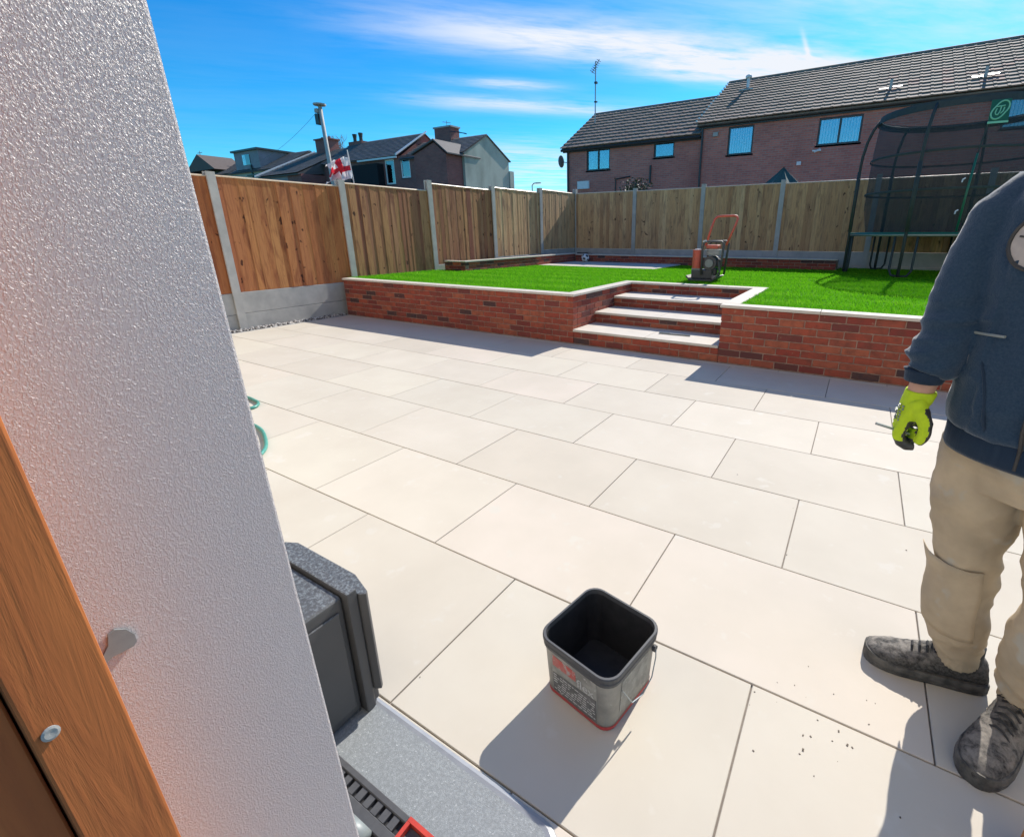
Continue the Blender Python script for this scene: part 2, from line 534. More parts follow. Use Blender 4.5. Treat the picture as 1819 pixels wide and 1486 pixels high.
# ------------------------------------------------------------------ mesh helpers
class MB:
    def __init__(self):
        self.v = []
        self.f = []
        self.tone = []      # one per face when used

    def box(self, x0, x1, y0, y1, z0, z1, M=None, tone=None):
        b = len(self.v)
        for x, y, z in ((x0, y0, z0), (x1, y0, z0), (x1, y1, z0), (x0, y1, z0), (x0, y0, z1), (x1, y0, z1), (x1, y1, z1), (x0, y1, z1)):
            p = Vector((x, y, z))
            self.v.append(tuple(M @ p) if M else (x, y, z))
        fs = [(0, 3, 2, 1), (4, 5, 6, 7), (0, 1, 5, 4), (1, 2, 6, 5), (2, 3, 7, 6), (3, 0, 4, 7)]
        self.f += [tuple(b + i for i in q) for q in fs]
        if tone is not None:
            self.tone += [tone] * 6
        return self

    def prism(self, poly, axis, a0, a1):
        """poly: 2D points, extruded along axis ('x','y','z') from a0 to a1"""
        b = len(self.v)
        n = len(poly)

        def P(p, a):
            return {'x': (a, p[0], p[1]), 'y': (p[0], a, p[1]), 'z': (p[0], p[1], a)}[axis]
        self.v += [P(p, a0) for p in poly] + [P(p, a1) for p in poly]
        self.f.append(tuple(b + i for i in range(n)))
        self.f.append(tuple(b + n + i for i in reversed(range(n))))
        for i in range(n):
            j = (i + 1) % n
            self.f.append((b + i, b + n + i, b + n + j, b + j))
        return self

    def tube(self, pts, r, n=8, closed=False, cap=True):
        pts = [Vector(p) for p in pts]
        m = len(pts)
        rr = r if isinstance(r, (list, tuple)) else [r] * m
        b = len(self.v)
        up = None
        for i, p in enumerate(pts):
            if closed:
                t = pts[(i + 1) % m] - pts[i - 1]
            else:
                t = pts[min(i + 1, m - 1)] - pts[max(i - 1, 0)]
            if t.length < 1e-9:
                t = Vector((0, 0, 1))
            t.normalize()
            if up is None:
                up = Vector((0, 0, 1)) if abs(t.z) < 0.9 else Vector((1, 0, 0))
            s = t.cross(up)
            if s.length < 1e-6:
                s = t.cross(Vector((0, 1, 0)))
            s.normalize()
            up = s.cross(t).normalized()
            for k in range(n):
                a = 2 * math.pi * k / n
                self.v.append(tuple(p + (s * math.cos(a) + up * math.sin(a)) * rr[i]))
        seg = m if closed else m - 1
        for i in range(seg):
            j = (i + 1) % m
            for k in range(n):
                l = (k + 1) % n
                self.f.append((b + i * n + k, b + i * n + l, b + j * n + l, b + j * n + k))
        if cap and not closed:
            self.f.append(tuple(b + k for k in reversed(range(n))))
            self.f.append(tuple(b + (m - 1) * n + k for k in range(n)))
        return self

    def loft(self, rings, cap=True):
        """rings: lists of points (same count)"""
        b = len(self.v)
        n = len(rings[0])
        for rg in rings:
            self.v += [tuple(p) for p in rg]
        for i in range(len(rings) - 1):
            for k in range(n):
                l = (k + 1) % n
                self.f.append((b + i * n + k, b + i * n + l, b + (i + 1) * n + l, b + (i + 1) * n + k))
        if cap:
            self.f.append(tuple(b + k for k in reversed(range(n))))
            q = b + (len(rings) - 1) * n
            self.f.append(tuple(q + k for k in range(n)))
        return self

    def mesh(self, name, m, smooth=False, bevel=0.0, segs=1):
        me = bpy.data.meshes.new(name)
        me.from_pydata(self.v, [], self.f)
        if self.tone and len(self.tone) == len(self.f):
            a = me.attributes.new('tone', 'FLOAT', 'FACE')
            a.data.foreach_set('value', self.tone)
        me.validate()
        bm = bmesh.new()
        bm.from_mesh(me)
        bmesh.ops.recalc_face_normals(bm, faces=bm.faces)
        if bevel:
            bmesh.ops.bevel(bm, geom=list(bm.edges), offset=bevel, segments=segs, affect='EDGES', profile=0.6)
        bm.to_mesh(me)
        bm.free()
        ms = m if isinstance(m, (list, tuple)) else [m]
        for q in ms:
            me.materials.append(q)
        if smooth:
            me.polygons.foreach_set('use_smooth', [True] * len(me.polygons))
        return me

    def build(self, name, m, parent=None, smooth=False, bevel=0.0, segs=1, **tags):
        return link(name, self.mesh(name, m, smooth, bevel, segs), parent, **tags)


def link(name, me, parent=None, loc=None, rot=None, **tags):
    o = bpy.data.objects.new(name, me)
    COL.objects.link(o)
    if parent is not None:
        o.parent = parent
        if me is not None and loc is None:
            # parts are written in world coordinates; things stand at their base
            o.location = -Vector(parent.get('_base', (0, 0, 0))) if parent.parent is None else (0, 0, 0)
    if loc is not None:
        o.location = Vector(loc) - (Vector(parent.get('_base', (0, 0, 0))) if parent is not None and parent.parent is None else Vector())
    if rot is not None:
        o.rotation_euler = rot
    for k, vv in tags.items():
        o[k] = vv
    return o


BASES = []


def thing(name, label, cat, base=(0, 0, 0), group=None):
    o = bpy.data.objects.new(name, None)
    COL.objects.link(o)
    o.empty_display_size = 0.1
    o.location = base
    o['_base'] = tuple(float(q) for q in base)
    BASES.append(o)
    o['label'] = label
    o['category'] = cat
    if group:
        o['group'] = group
    return o


def single(o, label, cat, group=None):
    o['label'] = label
    o['category'] = cat
    if group:
        o['group'] = group
    return o


def lz(y):
    """lawn level: falls slightly towards the back fence"""
    return 0.600 - 0.0145 * max(0.0, y - 5.5)


# ================================================================== GROUND
g = MB().box(-300, 300, -60, 500, -0.5, -0.09)
g.build('ground', M_ground, kind='structure')

# ------------------------------------------------------------------ patio with paving slabs
patio = MB().box(-4.985, 9.0, -3.2, 3.735, -0.085, -0.007).build('patio', M_grout, kind='structure')
patio['_base'] = (0, 0, 0)
PX, PY, JT = 0.905, 0.605, 0.0048
slab_me = {}


def slab(x0, x1, y0, y1):
    wd, dp = round(x1 - x0, 4), round(y1 - y0, 4)
    if wd < 0.05 or dp < 0.03:
        return
    key = (wd, dp)
    if key not in slab_me:
        slab_me[key] = MB().box(-wd / 2, wd / 2, -dp / 2, dp / 2, -0.02, 0.0).mesh('paving_slab', M_pave, bevel=0.0015)
    o = link('paving_slab', slab_me[key], patio, loc=((x0 + x1) / 2, (y0 + y1) / 2, random.uniform(-0.0006, 0.0006)))
    o.rotation_euler = (random.uniform(-0.0008, 0.0008), random.uniform(-0.0008, 0.0008), 0)


XL, XR = -4.955, 8.2
for row in range(-4, 7):
    y0 = row * PY + JT / 2
    y1 = min((row + 1) * PY - JT / 2, 3.692)
    if row == 6:
        y0, y1 = 6 * PY + JT / 2, 3.692
    off = 0.0 if row in (0, 2, 4, 6, -2, -4) else PX / 2
    # joints of row k stand at u = even (k even) or odd half slabs
    xs = [off + PX * k for k in range(-7, 11)]
    for a, b_ in zip(xs[:-1], xs[1:]):
        x0, x1 = max(a + JT / 2, XL), min(b_ - JT / 2, XR)
        if x1 - x0 > 0.05:
            slab(x0, x1, y0, y1)

# pale edging strip and pebbles between fence and patio
MB().box(-5.02, -4.962, -3.2, 3.70, -0.06, -0.002).build('edging_strip', M_conc, kind='structure')
pb = MB()
rng = random.Random(3)
for i in range(2600):
    y = rng.uniform(0.6, 3.7)
    x = rng.uniform(-5.19, -5.03)
    s = rng.uniform(0.010, 0.024)
    rot = Matrix.Translation((x, y, rng.uniform(-0.03, 0.012))) @ Matrix.Rotation(rng.uniform(0, 6.3), 4, Vector((rng.random() - .5, rng.random() - .5, rng.random() - .5)).normalized())
    b0 = len(pb.v)
    ico = [(0, 0, 1), (0.9, 0, 0.2), (0.2, 0.85, 0.1), (-0.8, 0.4, -0.1), (-0.5, -0.8, 0.15), (0.45, -0.75, -0.1), (0, 0, -0.8)]
    for q in ico:
        pb.v.append(tuple(rot @ (Vector((q[0] * rng.uniform(0.8, 1.2), q[1] * rng.uniform(0.7, 1.1), q[2] * 0.7)) * s)))
    tn = rng.random()
    for a in range(5):
        b_ = 1 + a
        c_ = 1 + (a + 1) % 5
        pb.f.append((b0, b0 + b_, b0 + c_))
        pb.f.append((b0 + 6, b0 + c_, b0 + b_))
        pb.tone += [tn, tn]
pb.build('pebbles', M_pebble, kind='stuff', smooth=False)

# ------------------------------------------------------------------ brick walls
CH = 0.0722          # course height
bricks = {}


def brick_mesh(ln, h=0.0622, d=0.1025):
    key = (round(ln, 3), round(h, 3))
    if key not in bricks:
        bricks[key] = MB().box(-ln / 2, ln / 2, 0, d, -h / 2, h / 2).mesh('brick', M_brick, bevel=0.003)
    return bricks[key]


def lay(parent, p0, dirx, length, z0, courses, ch=CH, start=0, brick_h=0.0622):
    """lay bricks on a face: p0 start (x,y) on the face, dirx unit vector; bricks go back to the left of dirx"""
    D = Vector((dirx[0], dirx[1], 0))
    ang = math.atan2(D.y, D.x)
    for c in range(courses):
        s = -0.1125 if (c + start) % 2 else 0.0
        while s < length - 0.02:
            a, b_ = max(s, 0), min(s + 0.215, length)
            if b_ - a > 0.03:
                m = (a + b_) / 2
                jig = random.uniform(-0.0015, 0.0015)
                P = Vector((p0[0], p0[1], 0)) + D * m
                N = Vector((-D.y, D.x, 0))
                P += N * jig
                link('brick', brick_mesh(b_ - a, brick_h), parent, loc=(P.x, P.y, z0 + ch * (c + 0.5)), rot=(random.uniform(-.006, .006), 0, ang + random.uniform(-.004, .004)))
            s += 0.225


FY = 3.72            # front face of the retaining walls
XA, XB = -0.58, 1.195
TOPZ = 0.605
wl = thing('retaining_wall', 'red brick retaining wall with pale coping running from fence to left of steps', 'retaining wall', (-2.8, FY, 0))
MB().box(-5.06, XA - 0.006, FY + 0.006, FY + 0.22, -0.05, 0.5745).box(XA - 0.22, XA - 0.006, FY + 0.225, 5.60, -0.05, 0.5745).build('mortar_core', M_mortar, wl)
lay(wl, (-5.05, FY), (1, 0), 5.05 + XA, 0.0, 8)
lay(wl, (XA, FY + 0.108), (0, 1), 1.69, 0.0, 8, start=1)
cx = -5.06
for ln in (0.9, 0.9, 0.9, 0.9, 0.735):
    MB().box(cx, cx + ln - 0.005, FY - 0.018, FY + 0.150, 0.577, TOPZ).build('coping_slab', M_cope, wl, bevel=0.002)
    cx += ln
MB().box(cx, XA + 0.018, FY - 0.018, FY + 0.150, 0.577, TOPZ).build('coping_slab', M_cope, wl, bevel=0.002)
for y0, y1 in ((FY + 0.155, 4.60), (4.605, 5.40)):
    MB().box(XA - 0.145, XA + 0.018, y0, y1, 0.577, TOPZ).build('coping_slab', M_cope, wl, bevel=0.002)

wr = thing('retaining_wall', 'red brick retaining wall with pale coping to the right of steps behind standing man', 'retaining wall', (2.6, FY, 0))
MB().box(XB + 0.006, 8.0, FY + 0.006, FY + 0.22, -0.05, 0.5745).box(XB + 0.006, XB + 0.22, FY + 0.225, 5.60, -0.05, 0.5745).build('mortar_core', M_mortar, wr)
lay(wr, (XB, FY), (1, 0), 4.6, 0.0, 8, start=1)
cx = XB - 0.018
for ln in (0.92, 0.9, 0.9, 0.9, 0.9, 0.9, 0.9):
    MB().box(cx, cx + ln - 0.005, FY - 0.018, FY + 0.150, 0.577, TOPZ).build('coping_slab', M_cope, wr, bevel=0.002)
    cx += ln
for y0, y1 in ((FY + 0.155, 4.60), (4.605, 5.40)):
    MB().box(XB - 0.018, XB + 0.145, y0, y1, 0.577, TOPZ).build('coping_slab', M_cope, wr, bevel=0.002)

# ------------------------------------------------------------------ steps
st = thing('garden_steps', 'brick steps with pale porcelain treads cut into the retaining wall up to lawn', 'steps', (0.3, FY, 0))
RY = (FY, 4.285, 4.855, 5.43)
TZ = (0.178, 0.318, 0.460, TOPZ)
core = MB()
core.box(XA + 0.003, XB - 0.003, RY[0] + 0.006, RY[1] + 0.003, -0.05, TZ[0] - 0.029)
core.box(XA + 0.003, XB - 0.003, RY[1] + 0.006, RY[2] + 0.003, -0.05, TZ[1] - 0.029)
core.box(XA + 0.003, XB - 0.003, RY[2] + 0.006, RY[3] + 0.003, -0.05, TZ[2] - 0.029)
core.box(XA + 0.003, XB - 0.003, RY[3] + 0.006, 5.60, -0.05, TZ[3] - 0.030)
core.build('mortar_core', M_mortar, st)
zb = 0.0
for k in range(4):
    top = TZ[k] - 0.029
    n = 2
    ch = (top - zb) / n
    lay(st, (XA + 0.004, RY[k]), (1, 0), XB - XA - 0.008, zb, n, ch=ch, start=k, brick_h=ch - 0.01)
    if k < 3:
        xm = (0.36, 0.30, 0.42)[k]
        for a, b_ in ((XA + 0.004, xm), (xm + 0.005, XB - 0.004)):
            MB().box(a, b_, RY[k] - 0.018, RY[k + 1] - 0.002, top + 0.001, TZ[k]).build('tread_slab', M_cope, st, bevel=0.002)
    zb = TZ[k]
for a, b_ in ((XA - 0.145, 0.30), (0.305, 0.82), (0.825, XB + 0.145)):
    MB().box(a, b_, RY[3] - 0.018, RY[3] + 0.150, 0.577, TOPZ).build('coping_slab', M_cope, st, bevel=0.002)

# ------------------------------------------------------------------ lawn
HOLES = [(XA - 0.15, XB + 0.15, 3.0, RY[3] + 0.152)]


def in_hole(x, y):
    if y < FY + 0.152:
        return True
    if XA - 0.147 < x < XB + 0.147 and y < RY[3] + 0.152:
        return True
    if x < -4.43 and y > 5.95:
        return True
    if y > 10.30 and x < 1.95:
        return True
    if -4.43 < x < -1.42 and y > 8.52:
        return True
    return False


bed = MB()
for (x0, x1, y0, y1) in ((-5.12, XA - 0.23, FY + 0.23, 5.5), (XB + 0.23, 8.0, FY + 0.23, 5.5)):
    bed.box(x0, x1, y0, y1, -0.08, 0.585)
bed.box(-5.0, 8.0, 5.61, 5.9, -0.08, 0.582)
bed.build('lawn_base', M_soil, kind='structure')
tv, tf = [], []
ys = [FY + 0.152 + i * (11.36 - FY - 0.152) / 60 for i in range(61)]
xs = [-5.12 + i * (8.0 + 5.12) / 90 for i in range(91)]
# turf sheet split so it stops at the coping of the stair opening
tm = MB()


def sheet(x0, x1, y0, y1, nx, ny, zf):
    b = len(tm.v)
    for j in range(ny + 1):
        for i in range(nx + 1):
            y = y0 + (y1 - y0) * j / ny
            tm.v.append((x0 + (x1 - x0) * i / nx, y, zf(y)))
    for j in range(ny):
        for i in range(nx):
            q = b + j * (nx + 1) + i
            tm.f.append((q, q + 1, q + nx + 2, q + nx + 1))


zf = lambda y: lz(y) - 0.012
sheet(-5.16, XA - 0.147, FY + 0.152, RY[3] + 0.152, 30, 12, zf)
sheet(XB + 0.147, 8.0, FY + 0.152, RY[3] + 0.152, 30, 12, zf)
sheet(-5.16, 8.0, RY[3] + 0.152, 11.38, 60, 40, zf)
tm.build('lawn', M_turf, kind='structure')
# grass blades
nb = 190000
rg = np.random.default_rng(5)
bx = rg.uniform(-5.12, 6.2, nb * 2)
by = FY + 0.152 + (11.3 - FY) * rg.random(nb * 2) ** 1.35
keep = np.array([not in_hole(a, b_) for a, b_ in zip(bx, by)])
bx, by = bx[keep][:nb], by[keep][:nb]
nb = len(bx)
hz = rg.uniform(0.018, 0.038, nb)
ang = rg.uniform(0, 2 * np.pi, nb)
lean = rg.uniform(0.2, 1.0, nb) * hz
wd = rg.uniform(0.0022, 0.0042, nb) * (1 + (by - 3.7) * 0.16)
lan = rg.normal(4.2, 0.9, nb)
gz_ = 0.588 - 0.0145 * np.maximum(0, by - 5.5)
V = np.zeros((nb, 3, 3))
V[:, 0, 0] = bx - np.cos(ang) * wd; V[:, 0, 1] = by - np.sin(ang) * wd; V[:, 0, 2] = gz_
V[:, 1, 0] = bx + np.cos(ang) * wd; V[:, 1, 1] = by + np.sin(ang) * wd; V[:, 1, 2] = gz_
V[:, 2, 0] = bx + np.cos(lan) * lean; V[:, 2, 1] = by + np.sin(lan) * lean; V[:, 2, 2] = gz_ + hz
me = bpy.data.meshes.new('grass')
me.vertices.add(nb * 3)
me.vertices.foreach_set('co', V.reshape(-1))
me.loops.add(nb * 3)
me.loops.foreach_set('vertex_index', np.arange(nb * 3))
me.polygons.add(nb)
me.polygons.foreach_set('loop_start', np.arange(nb) * 3)
me.polygons.foreach_set('loop_total', np.full(nb, 3))
at = me.attributes.new('tone', 'FLOAT', 'FACE')
stripe = 0.5 + 0.22 * np.sin(by * 9.0 + 0.6 * np.sin(bx * 1.3)) * np.sin(bx * 2.1 + by)
at.data.foreach_set('value', np.clip(stripe + rg.normal(0, 0.2, nb), 0, 1).astype(np.float32))
me.update()
me.materials.append(M_blade)
link('grass', me, kind='stuff')

# small paved sitting area at the back of the lawn
sp = MB().box(-4.40, -1.44, 8.55, 10.28, 0.40, 0.536).build('back_paving', M_grout, kind='structure')
sp['_base'] = (0, 0, 0)
k = 0
for y0, y1 in ((8.53, 9.13), (9.136, 9.736), (9.742, 10.28)):
    xo = -4.42 if k % 2 == 0 else -4.87
    while xo < -1.43:
        a, b_ = max(xo, -4.42), min(xo + 0.90, -1.43)
        if b_ - a > 0.05:
            MB().box(a, b_, y0, y1, 0.545, 0.565).build('paving_slab', M_pave, sp, bevel=0.0015)
        xo += 0.906
    k += 1

# raised brick planters along the fences
pl_ = thing('brick_planter', 'low brick planter with pale coping along left fence beside the lawn', 'planter', (-4.8, 8, 0.56))
PZ = 0.545
MB().box(-5.0, -4.436, 6.006, 11.30, 0.4, 0.735).build('mortar_core', M_mortar, pl_)
lay(pl_, (-5.0, 6.0), (1, 0), 0.57, PZ + 0.01, 3, ch=0.066, brick_h=0.057)
lay(pl_, (-4.43, 6.1), (0, 1), 4.2, PZ + 0.01, 3, ch=0.066, start=1, brick_h=0.057)
for y0, y1 in ((5.985, 6.9), (6.905, 7.8), (7.805, 8.7), (8.705, 9.6), (9.605, 10.40)):
    MB().box(-4.55, -4.415, y0, y1, 0.756, 0.782).build('coping_slab', M_cope, pl_, bevel=0.002)
MB().box(-4.99, -4.555, 5.985, 6.1, 0.756, 0.781).build('coping_slab', M_cope, pl_, bevel=0.002)
MB().box(-4.99, -4.56, 6.11, 11.28, 0.735, 0.75).build('soil', M_soil, pl_)
pb_ = thing('brick_planter', 'low brick planter under the back fence behind the football', 'planter', (-1.2, 10.6, 0.54))
MB().box(-4.40, 1.90, 10.306, 11.25, 0.4, 0.70).build('mortar_core', M_mortar, pb_)
lay(pb_, (-4.40, 10.30), (1, 0), 6.30, 0.530, 3, ch=0.066, brick_h=0.057)
cx = -4.40
while cx < 1.9:
    e = min(cx + 0.895, 1.915)
    MB().box(cx, e, 10.285, 10.43, 0.730, 0.754).build('coping_slab', M_cope, pb_, bevel=0.002)
    cx += 0.9
MB().box(-4.38, 1.88, 10.44, 11.24, 0.70, 0.715).build('soil', M_soil, pb_)

# ------------------------------------------------------------------ fence
def post_mesh(h, slot):
    """concrete H post, slots along local x or y"""
    m = MB()
    a, s = 0.052, 0.026
    if slot == 'y':
        poly = [(-a, -a), (-s, -a), (-s, -a + .03), (s, -a + .03), (s, -a), (a, -a), (a, a), (s, a), (s, a - .03), (-s, a - .03), (-s, a), (-a, a)]
    else:
        poly = [(-a, -a), (a, -a), (a, -s), (a - .03, -s), (a - .03, s), (a, s), (a, a), (-a, a), (-a, s), (-a + .03, s), (-a + .03, -s), (-a, -s)]
    m.prism(poly, 'z', 0, h)
    return m.mesh('fence_post', M_conc)


FX = -5.235
fence_y = [0.265, 2.145, 4.02, 5.90, 7.78, 9.66]
tops = [2.06, 2.065, 2.115, 2.25, 2.31, 2.39]
pt = [2.09, 2.10, 2.15, 2.295, 2.325, 2.41]
FN = thing('garden_fence', 'orange brown close boarded timber fence with concrete posts along the left side', 'fence', (FX, 5.0, -0.08))
FB = thing('garden_fence', 'shade toned close boarded fence with concrete posts across the back behind the compactor', 'fence', (1.0, 11.43, -0.08))


def fx(y):
    return FX + 0.0165 * (y - 2.1)


for i, y in enumerate(fence_y):
    link('fence_post', post_mesh(pt[i] + 0.08, 'y'), FN, loc=(fx(y), y, -0.08))
corner_xy = (fx(11.43), 11.43)
link('fence_post', post_mesh(2.50 + 0.08, 'y'), FN, loc=(corner_xy[0], corner_xy[1], -0.08))
back_x = [-3.19, -1.33, 0.52, 2.40, 4.27, 6.15]
btop = [2.435, 2.445, 2.445, 2.45, 2.45, 2.45]
for i, x in enumerate(back_x):
    link('fence_post', post_mesh(btop[i] + 0.08, 'x'), FB, loc=(x, 11.43, -0.08))

board_cache = {}


def board_mesh(h, m, ax):
    key = (round(h, 2), m.name, ax)
    if key not in board_cache:
        wv = 0.125
        if ax == 'y':       # boards side by side along y, visible face +x; feather edge
            q = MB().prism([(0, -wv / 2), (0.021, -wv / 2), (0.023, -wv / 2 + 0.004), (0.008, wv / 2), (0, wv / 2)], 'z', 0, h)
        else:               # along x, visible face -y
            q = MB().prism([(-wv / 2, 0), (-wv / 2, -0.021), (-wv / 2 + 0.004, -0.023), (wv / 2, -0.008), (wv / 2, 0)], 'z', 0, h)
        board_cache[key] = q.mesh('board', m)
    return board_cache[key]


def cap_profile(c0, c1):
    """rounded top strip: half round section between c0 and c1"""
    m = (c0 + c1) / 2
    h = (c1 - c0) / 2
    return [(c0, 0)] + [(m - h * math.cos(R(a)), 0.004 + 0.020 * math.sin(R(a))) for a in range(0, 181, 20)] + [(c1, 0)]


def panel(fence, ax, s0, s1, fixed, z0, z1, m):
    n = max(2, int(round((s1 - s0) / 0.102)))
    stp = (s1 - s0) / n
    rl = MB()
    for rz in (z0 + 0.10, (z0 + z1) / 2, z1 - 0.14):
        if ax == 'y':
            rl.box(fixed - 0.034, fixed - 0.006, s0, s1, rz - 0.035, rz + 0.035)
        else:
            rl.box(s0, s1, fixed + 0.006, fixed + 0.034, rz - 0.035, rz + 0.035)
    root = rl.build('fence_panel', M_wood_b, fence, kind='stuff') if False else rl.build('fence_panel', M_wood_b, fence)
    h = z1 - z0 - 0.024
    for k in range(n):
        c = s0 + stp * (k + 0.5)
        jit = random.uniform(-0.003, 0.003)
        tilt = random.uniform(-0.03, 0.03)
        if ax == 'y':
            link('board', board_mesh(h, m, ax), root, loc=(fixed + 0.004 + jit, c, z0), rot=(0, 0, -0.10 + tilt))
        else:
            link('board', board_mesh(h, m, ax), root, loc=(c, fixed - 0.004 + jit, z0), rot=(0, 0, 0.10 + tilt))
    cm = MB()
    if ax == 'y':
        cm.prism([(p, z1 - 0.024 + q) for p, q in cap_profile(fixed - 0.018, fixed + 0.030)], 'y', s0, s1)
    else:
        cm.prism([(p, z1 - 0.024 + q) for p, q in cap_profile(fixed - 0.030, fixed + 0.018)], 'x', s0, s1)
    cm.build('capping_strip', M_cap, root, smooth=False)


bays = list(zip([-1.6] + fence_y, fence_y + [11.43]))
ptop = [2.05] + tops
pbot = [0.515, 0.515, 0.525, 0.585, 0.70, 0.775, 0.875]
pm = [M_wood_a, M_wood_a, M_wood_a, M_wood_b, M_wood_b, M_wood_c, M_wood_c]
for i, (a, b_) in enumerate(bays):
    x = fx((a + b_) / 2)
    panel(FN, 'y', a + 0.030, b_ - 0.030, x, pbot[i], ptop[i], pm[i])
    for q in range(2):
        zt = pbot[i] - 0.004 - 0.300 * q
        MB().box(x - 0.022, x + 0.022, a + 0.028, b_ - 0.028, zt - 0.296, zt).build('gravel_board', M_conc, FN, bevel=0.004)
bb = list(zip([corner_xy[0]] + back_x, back_x + [8.0]))
bzt = [2.385, 2.375, 2.385, 2.375, 2.372, 2.365, 2.36]
for i, (a, b_) in enumerate(bb):
    panel(FB, 'x', a + 0.030, b_ - 0.030, 11.43, 0.872, bzt[i], M_wood_c)
    for q in range(2):
        zt = 0.868 - 0.3 * q
        MB().box(a + 0.028, b_ - 0.028, 11.408, 11.452, zt - 0.296, zt).build('gravel_board', M_conc, FB, bevel=0.004)

# ------------------------------------------------------------------ the house the photograph is taken from: unseen rear wall, added to bounce light onto the patio
HW = thing('bounce_house_wall', 'unseen rear wall of the house around the doorway, added to bounce light onto the patio', 'house', (0, -1.2, -0.09))
M_rear = mat('rear_wall_render', (0.56, 0.50, 0.43), (0.50, 0.45, 0.385), 2.0, rough=0.9, bump=0.2, bscale=60)
MB().box(-7.0, 1.844, -1.32, -1.026, -0.09, 2.3).build('wall_left_of_door', M_rear, HW)
MB().box(2.90, 10.0, -1.32, -1.026, -0.09, 2.3).build('wall_right_of_door', M_rear, HW)
MB().box(-7.0, 10.0, -1.32, -1.026, 2.304, 5.2).build('upper_wall', M_rear, HW)
MB().box(1.9, 2.9, -4.5, -1.05, -0.09, -0.003).build('floor_inside', M_conc, HW)

# ================================================================== HOUSES BEHIND
def roof_tiles(parent, x0, x1, e, r, m, dw, dh, name='roof_tiles', thick=0.035, red=None, profile=True):
    """tiles on a slope from eave point e=(y,z) to ridge r=(y,z), along x; one joined stuff part"""
    ev, rv = Vector((0, e[0], e[1])), Vector((0, r[0], r[1]))
    sl = rv - ev
    L = sl.length
    d = sl.normalized()
    nrm = Vector((0, -d.z, d.y))
    if nrm.z < 0:
        nrm = -nrm
    n = max(1, int(L / dh))
    dh = L / n
    m_ = MB()
    rr = random.Random(int(abs(x0) * 100) + n)
    nx = max(1, int((x1 - x0) / dw))
    w_ = (x1 - x0) / nx
    for c in range(n):
        for k in range(nx):
            xa = x0 + k * w_ + (w_ / 2 if (c % 2 and not profile) else 0)
            xb = min(xa + w_ - 0.002, x1)
            if xb - xa < 0.03:
                continue
            lift = rr.uniform(-0.003, 0.003)
            a = ev + d * (c * dh - 0.03) + nrm * (thick + 0.022 + lift)
            a0 = a - nrm * thick
            b_ = ev + d * ((c + 1) * dh + 0.01) + nrm * (thick * 0.35 + 0.004)
            b0 = b_ - nrm * thick
            q = len(m_.v)
            for X in (xa, xb):
                for p in (a0, a, b_, b0):
                    m_.v.append((X, p.y, p.z))
            m_.f += [(q, q + 1, q + 2, q + 3), (q + 4, q + 7, q + 6, q + 5), (q, q + 4, q + 5, q + 1), (q + 1, q + 5, q + 6, q + 2), (q + 2, q + 6, q + 7, q + 3), (q + 3, q + 7, q + 4, q)]
            tn = rr.random() * 0.9
            if red and red(((xa + xb) / 2), c / n, rr):
                tn = 1.0
            m_.tone += [tn] * 6
            if profile:   # raised roll at one side of each tile
                q = len(m_.v)
                xr0, xr1 = xa + w_ * 0.06, xa + w_ * 0.30
                up = nrm * 0.012
                for X in (xr0, xr1):
                    for p in (a, a + up, b_ + up, b_):
                        m_.v.append((X, p.y, p.z))
                m_.f += [(q, q + 1, q + 2, q + 3), (q + 4, q + 7, q + 6, q + 5), (q, q + 4, q + 5, q + 1), (q + 1, q + 5, q + 6, q + 2), (q + 2, q + 6, q + 7, q + 3), (q + 3, q + 7, q + 4, q)]
                m_.tone += [tn] * 6
    return m_.build(name, m, parent, kind='stuff')


def gable_body(x0, x1, y0, y1, zb, ze0, ze1, yr, zr, axis='x'):
    """solid house body with a pitched top (slightly below the roof)"""
    poly = [(y0, zb), (y1, zb), (y1, ze1), (yr, zr), (y0, ze0)]
    return MB().prism(poly, axis, x0, x1)


def window(parent, x0, x1, z0, z1, y, fm, lights=1, blinds=True, depth=0.09, fw=0.055, sill=True):
    """window on a wall whose face is at y (outside is -y); frame > pane, blind, sill"""
    f = MB()
    f.box(x0, x1, y - 0.012, y + 0.06, z0, z0 + fw).box(x0, x1, y - 0.012, y + 0.06, z1 - fw, z1)
    f.box(x0, x0 + fw, y - 0.0118, y + 0.0598, z0 + fw, z1 - fw).box(x1 - fw, x1, y - 0.0118, y + 0.0598, z0 + fw, z1 - fw)
    wdt = (x1 - x0 - fw) / lights
    for k in range(1, lights):
        c = x0 + fw / 2 + wdt * k
        f.box(c - fw * 0.6, c + fw * 0.6, y - 0.0118, y + 0.0598, z0 + fw, z1 - fw)
    fo = f.build('window', fm, parent)
    for k in range(lights):
        a = x0 + fw / 2 + wdt * k + fw * 0.5
        b_ = x0 + fw / 2 + wdt * (k + 1) - fw * 0.5
        MB().box(a, b_, y + 0.020, y + 0.026, z0 + fw, z1 - fw).build('pane', M_glass, fo)
        if blinds:
            bl_ = MB()
            s = a
            while s < b_ - 0.02:
                e = min(s + 0.078, b_)
                bl_.prism([(s, y + 0.066), (e, y + 0.040), (e, y + 0.043), (s, y + 0.069)], 'z', z0 + fw, z1 - fw)
                s += 0.088
            bl_.build('vertical_blind', M_blind, fo)
    MB().box(x0, x1, y + 0.0602, y + 0.075, z0, z1).build('dark_interior', M_room, fo)
    if sill:
        MB().box(x0 - 0.05, x1 + 0.05, y - 0.05, y - 0.0125, z0 - 0.06, z0 - 0.002).build('sill', M_conc, fo)
    return fo


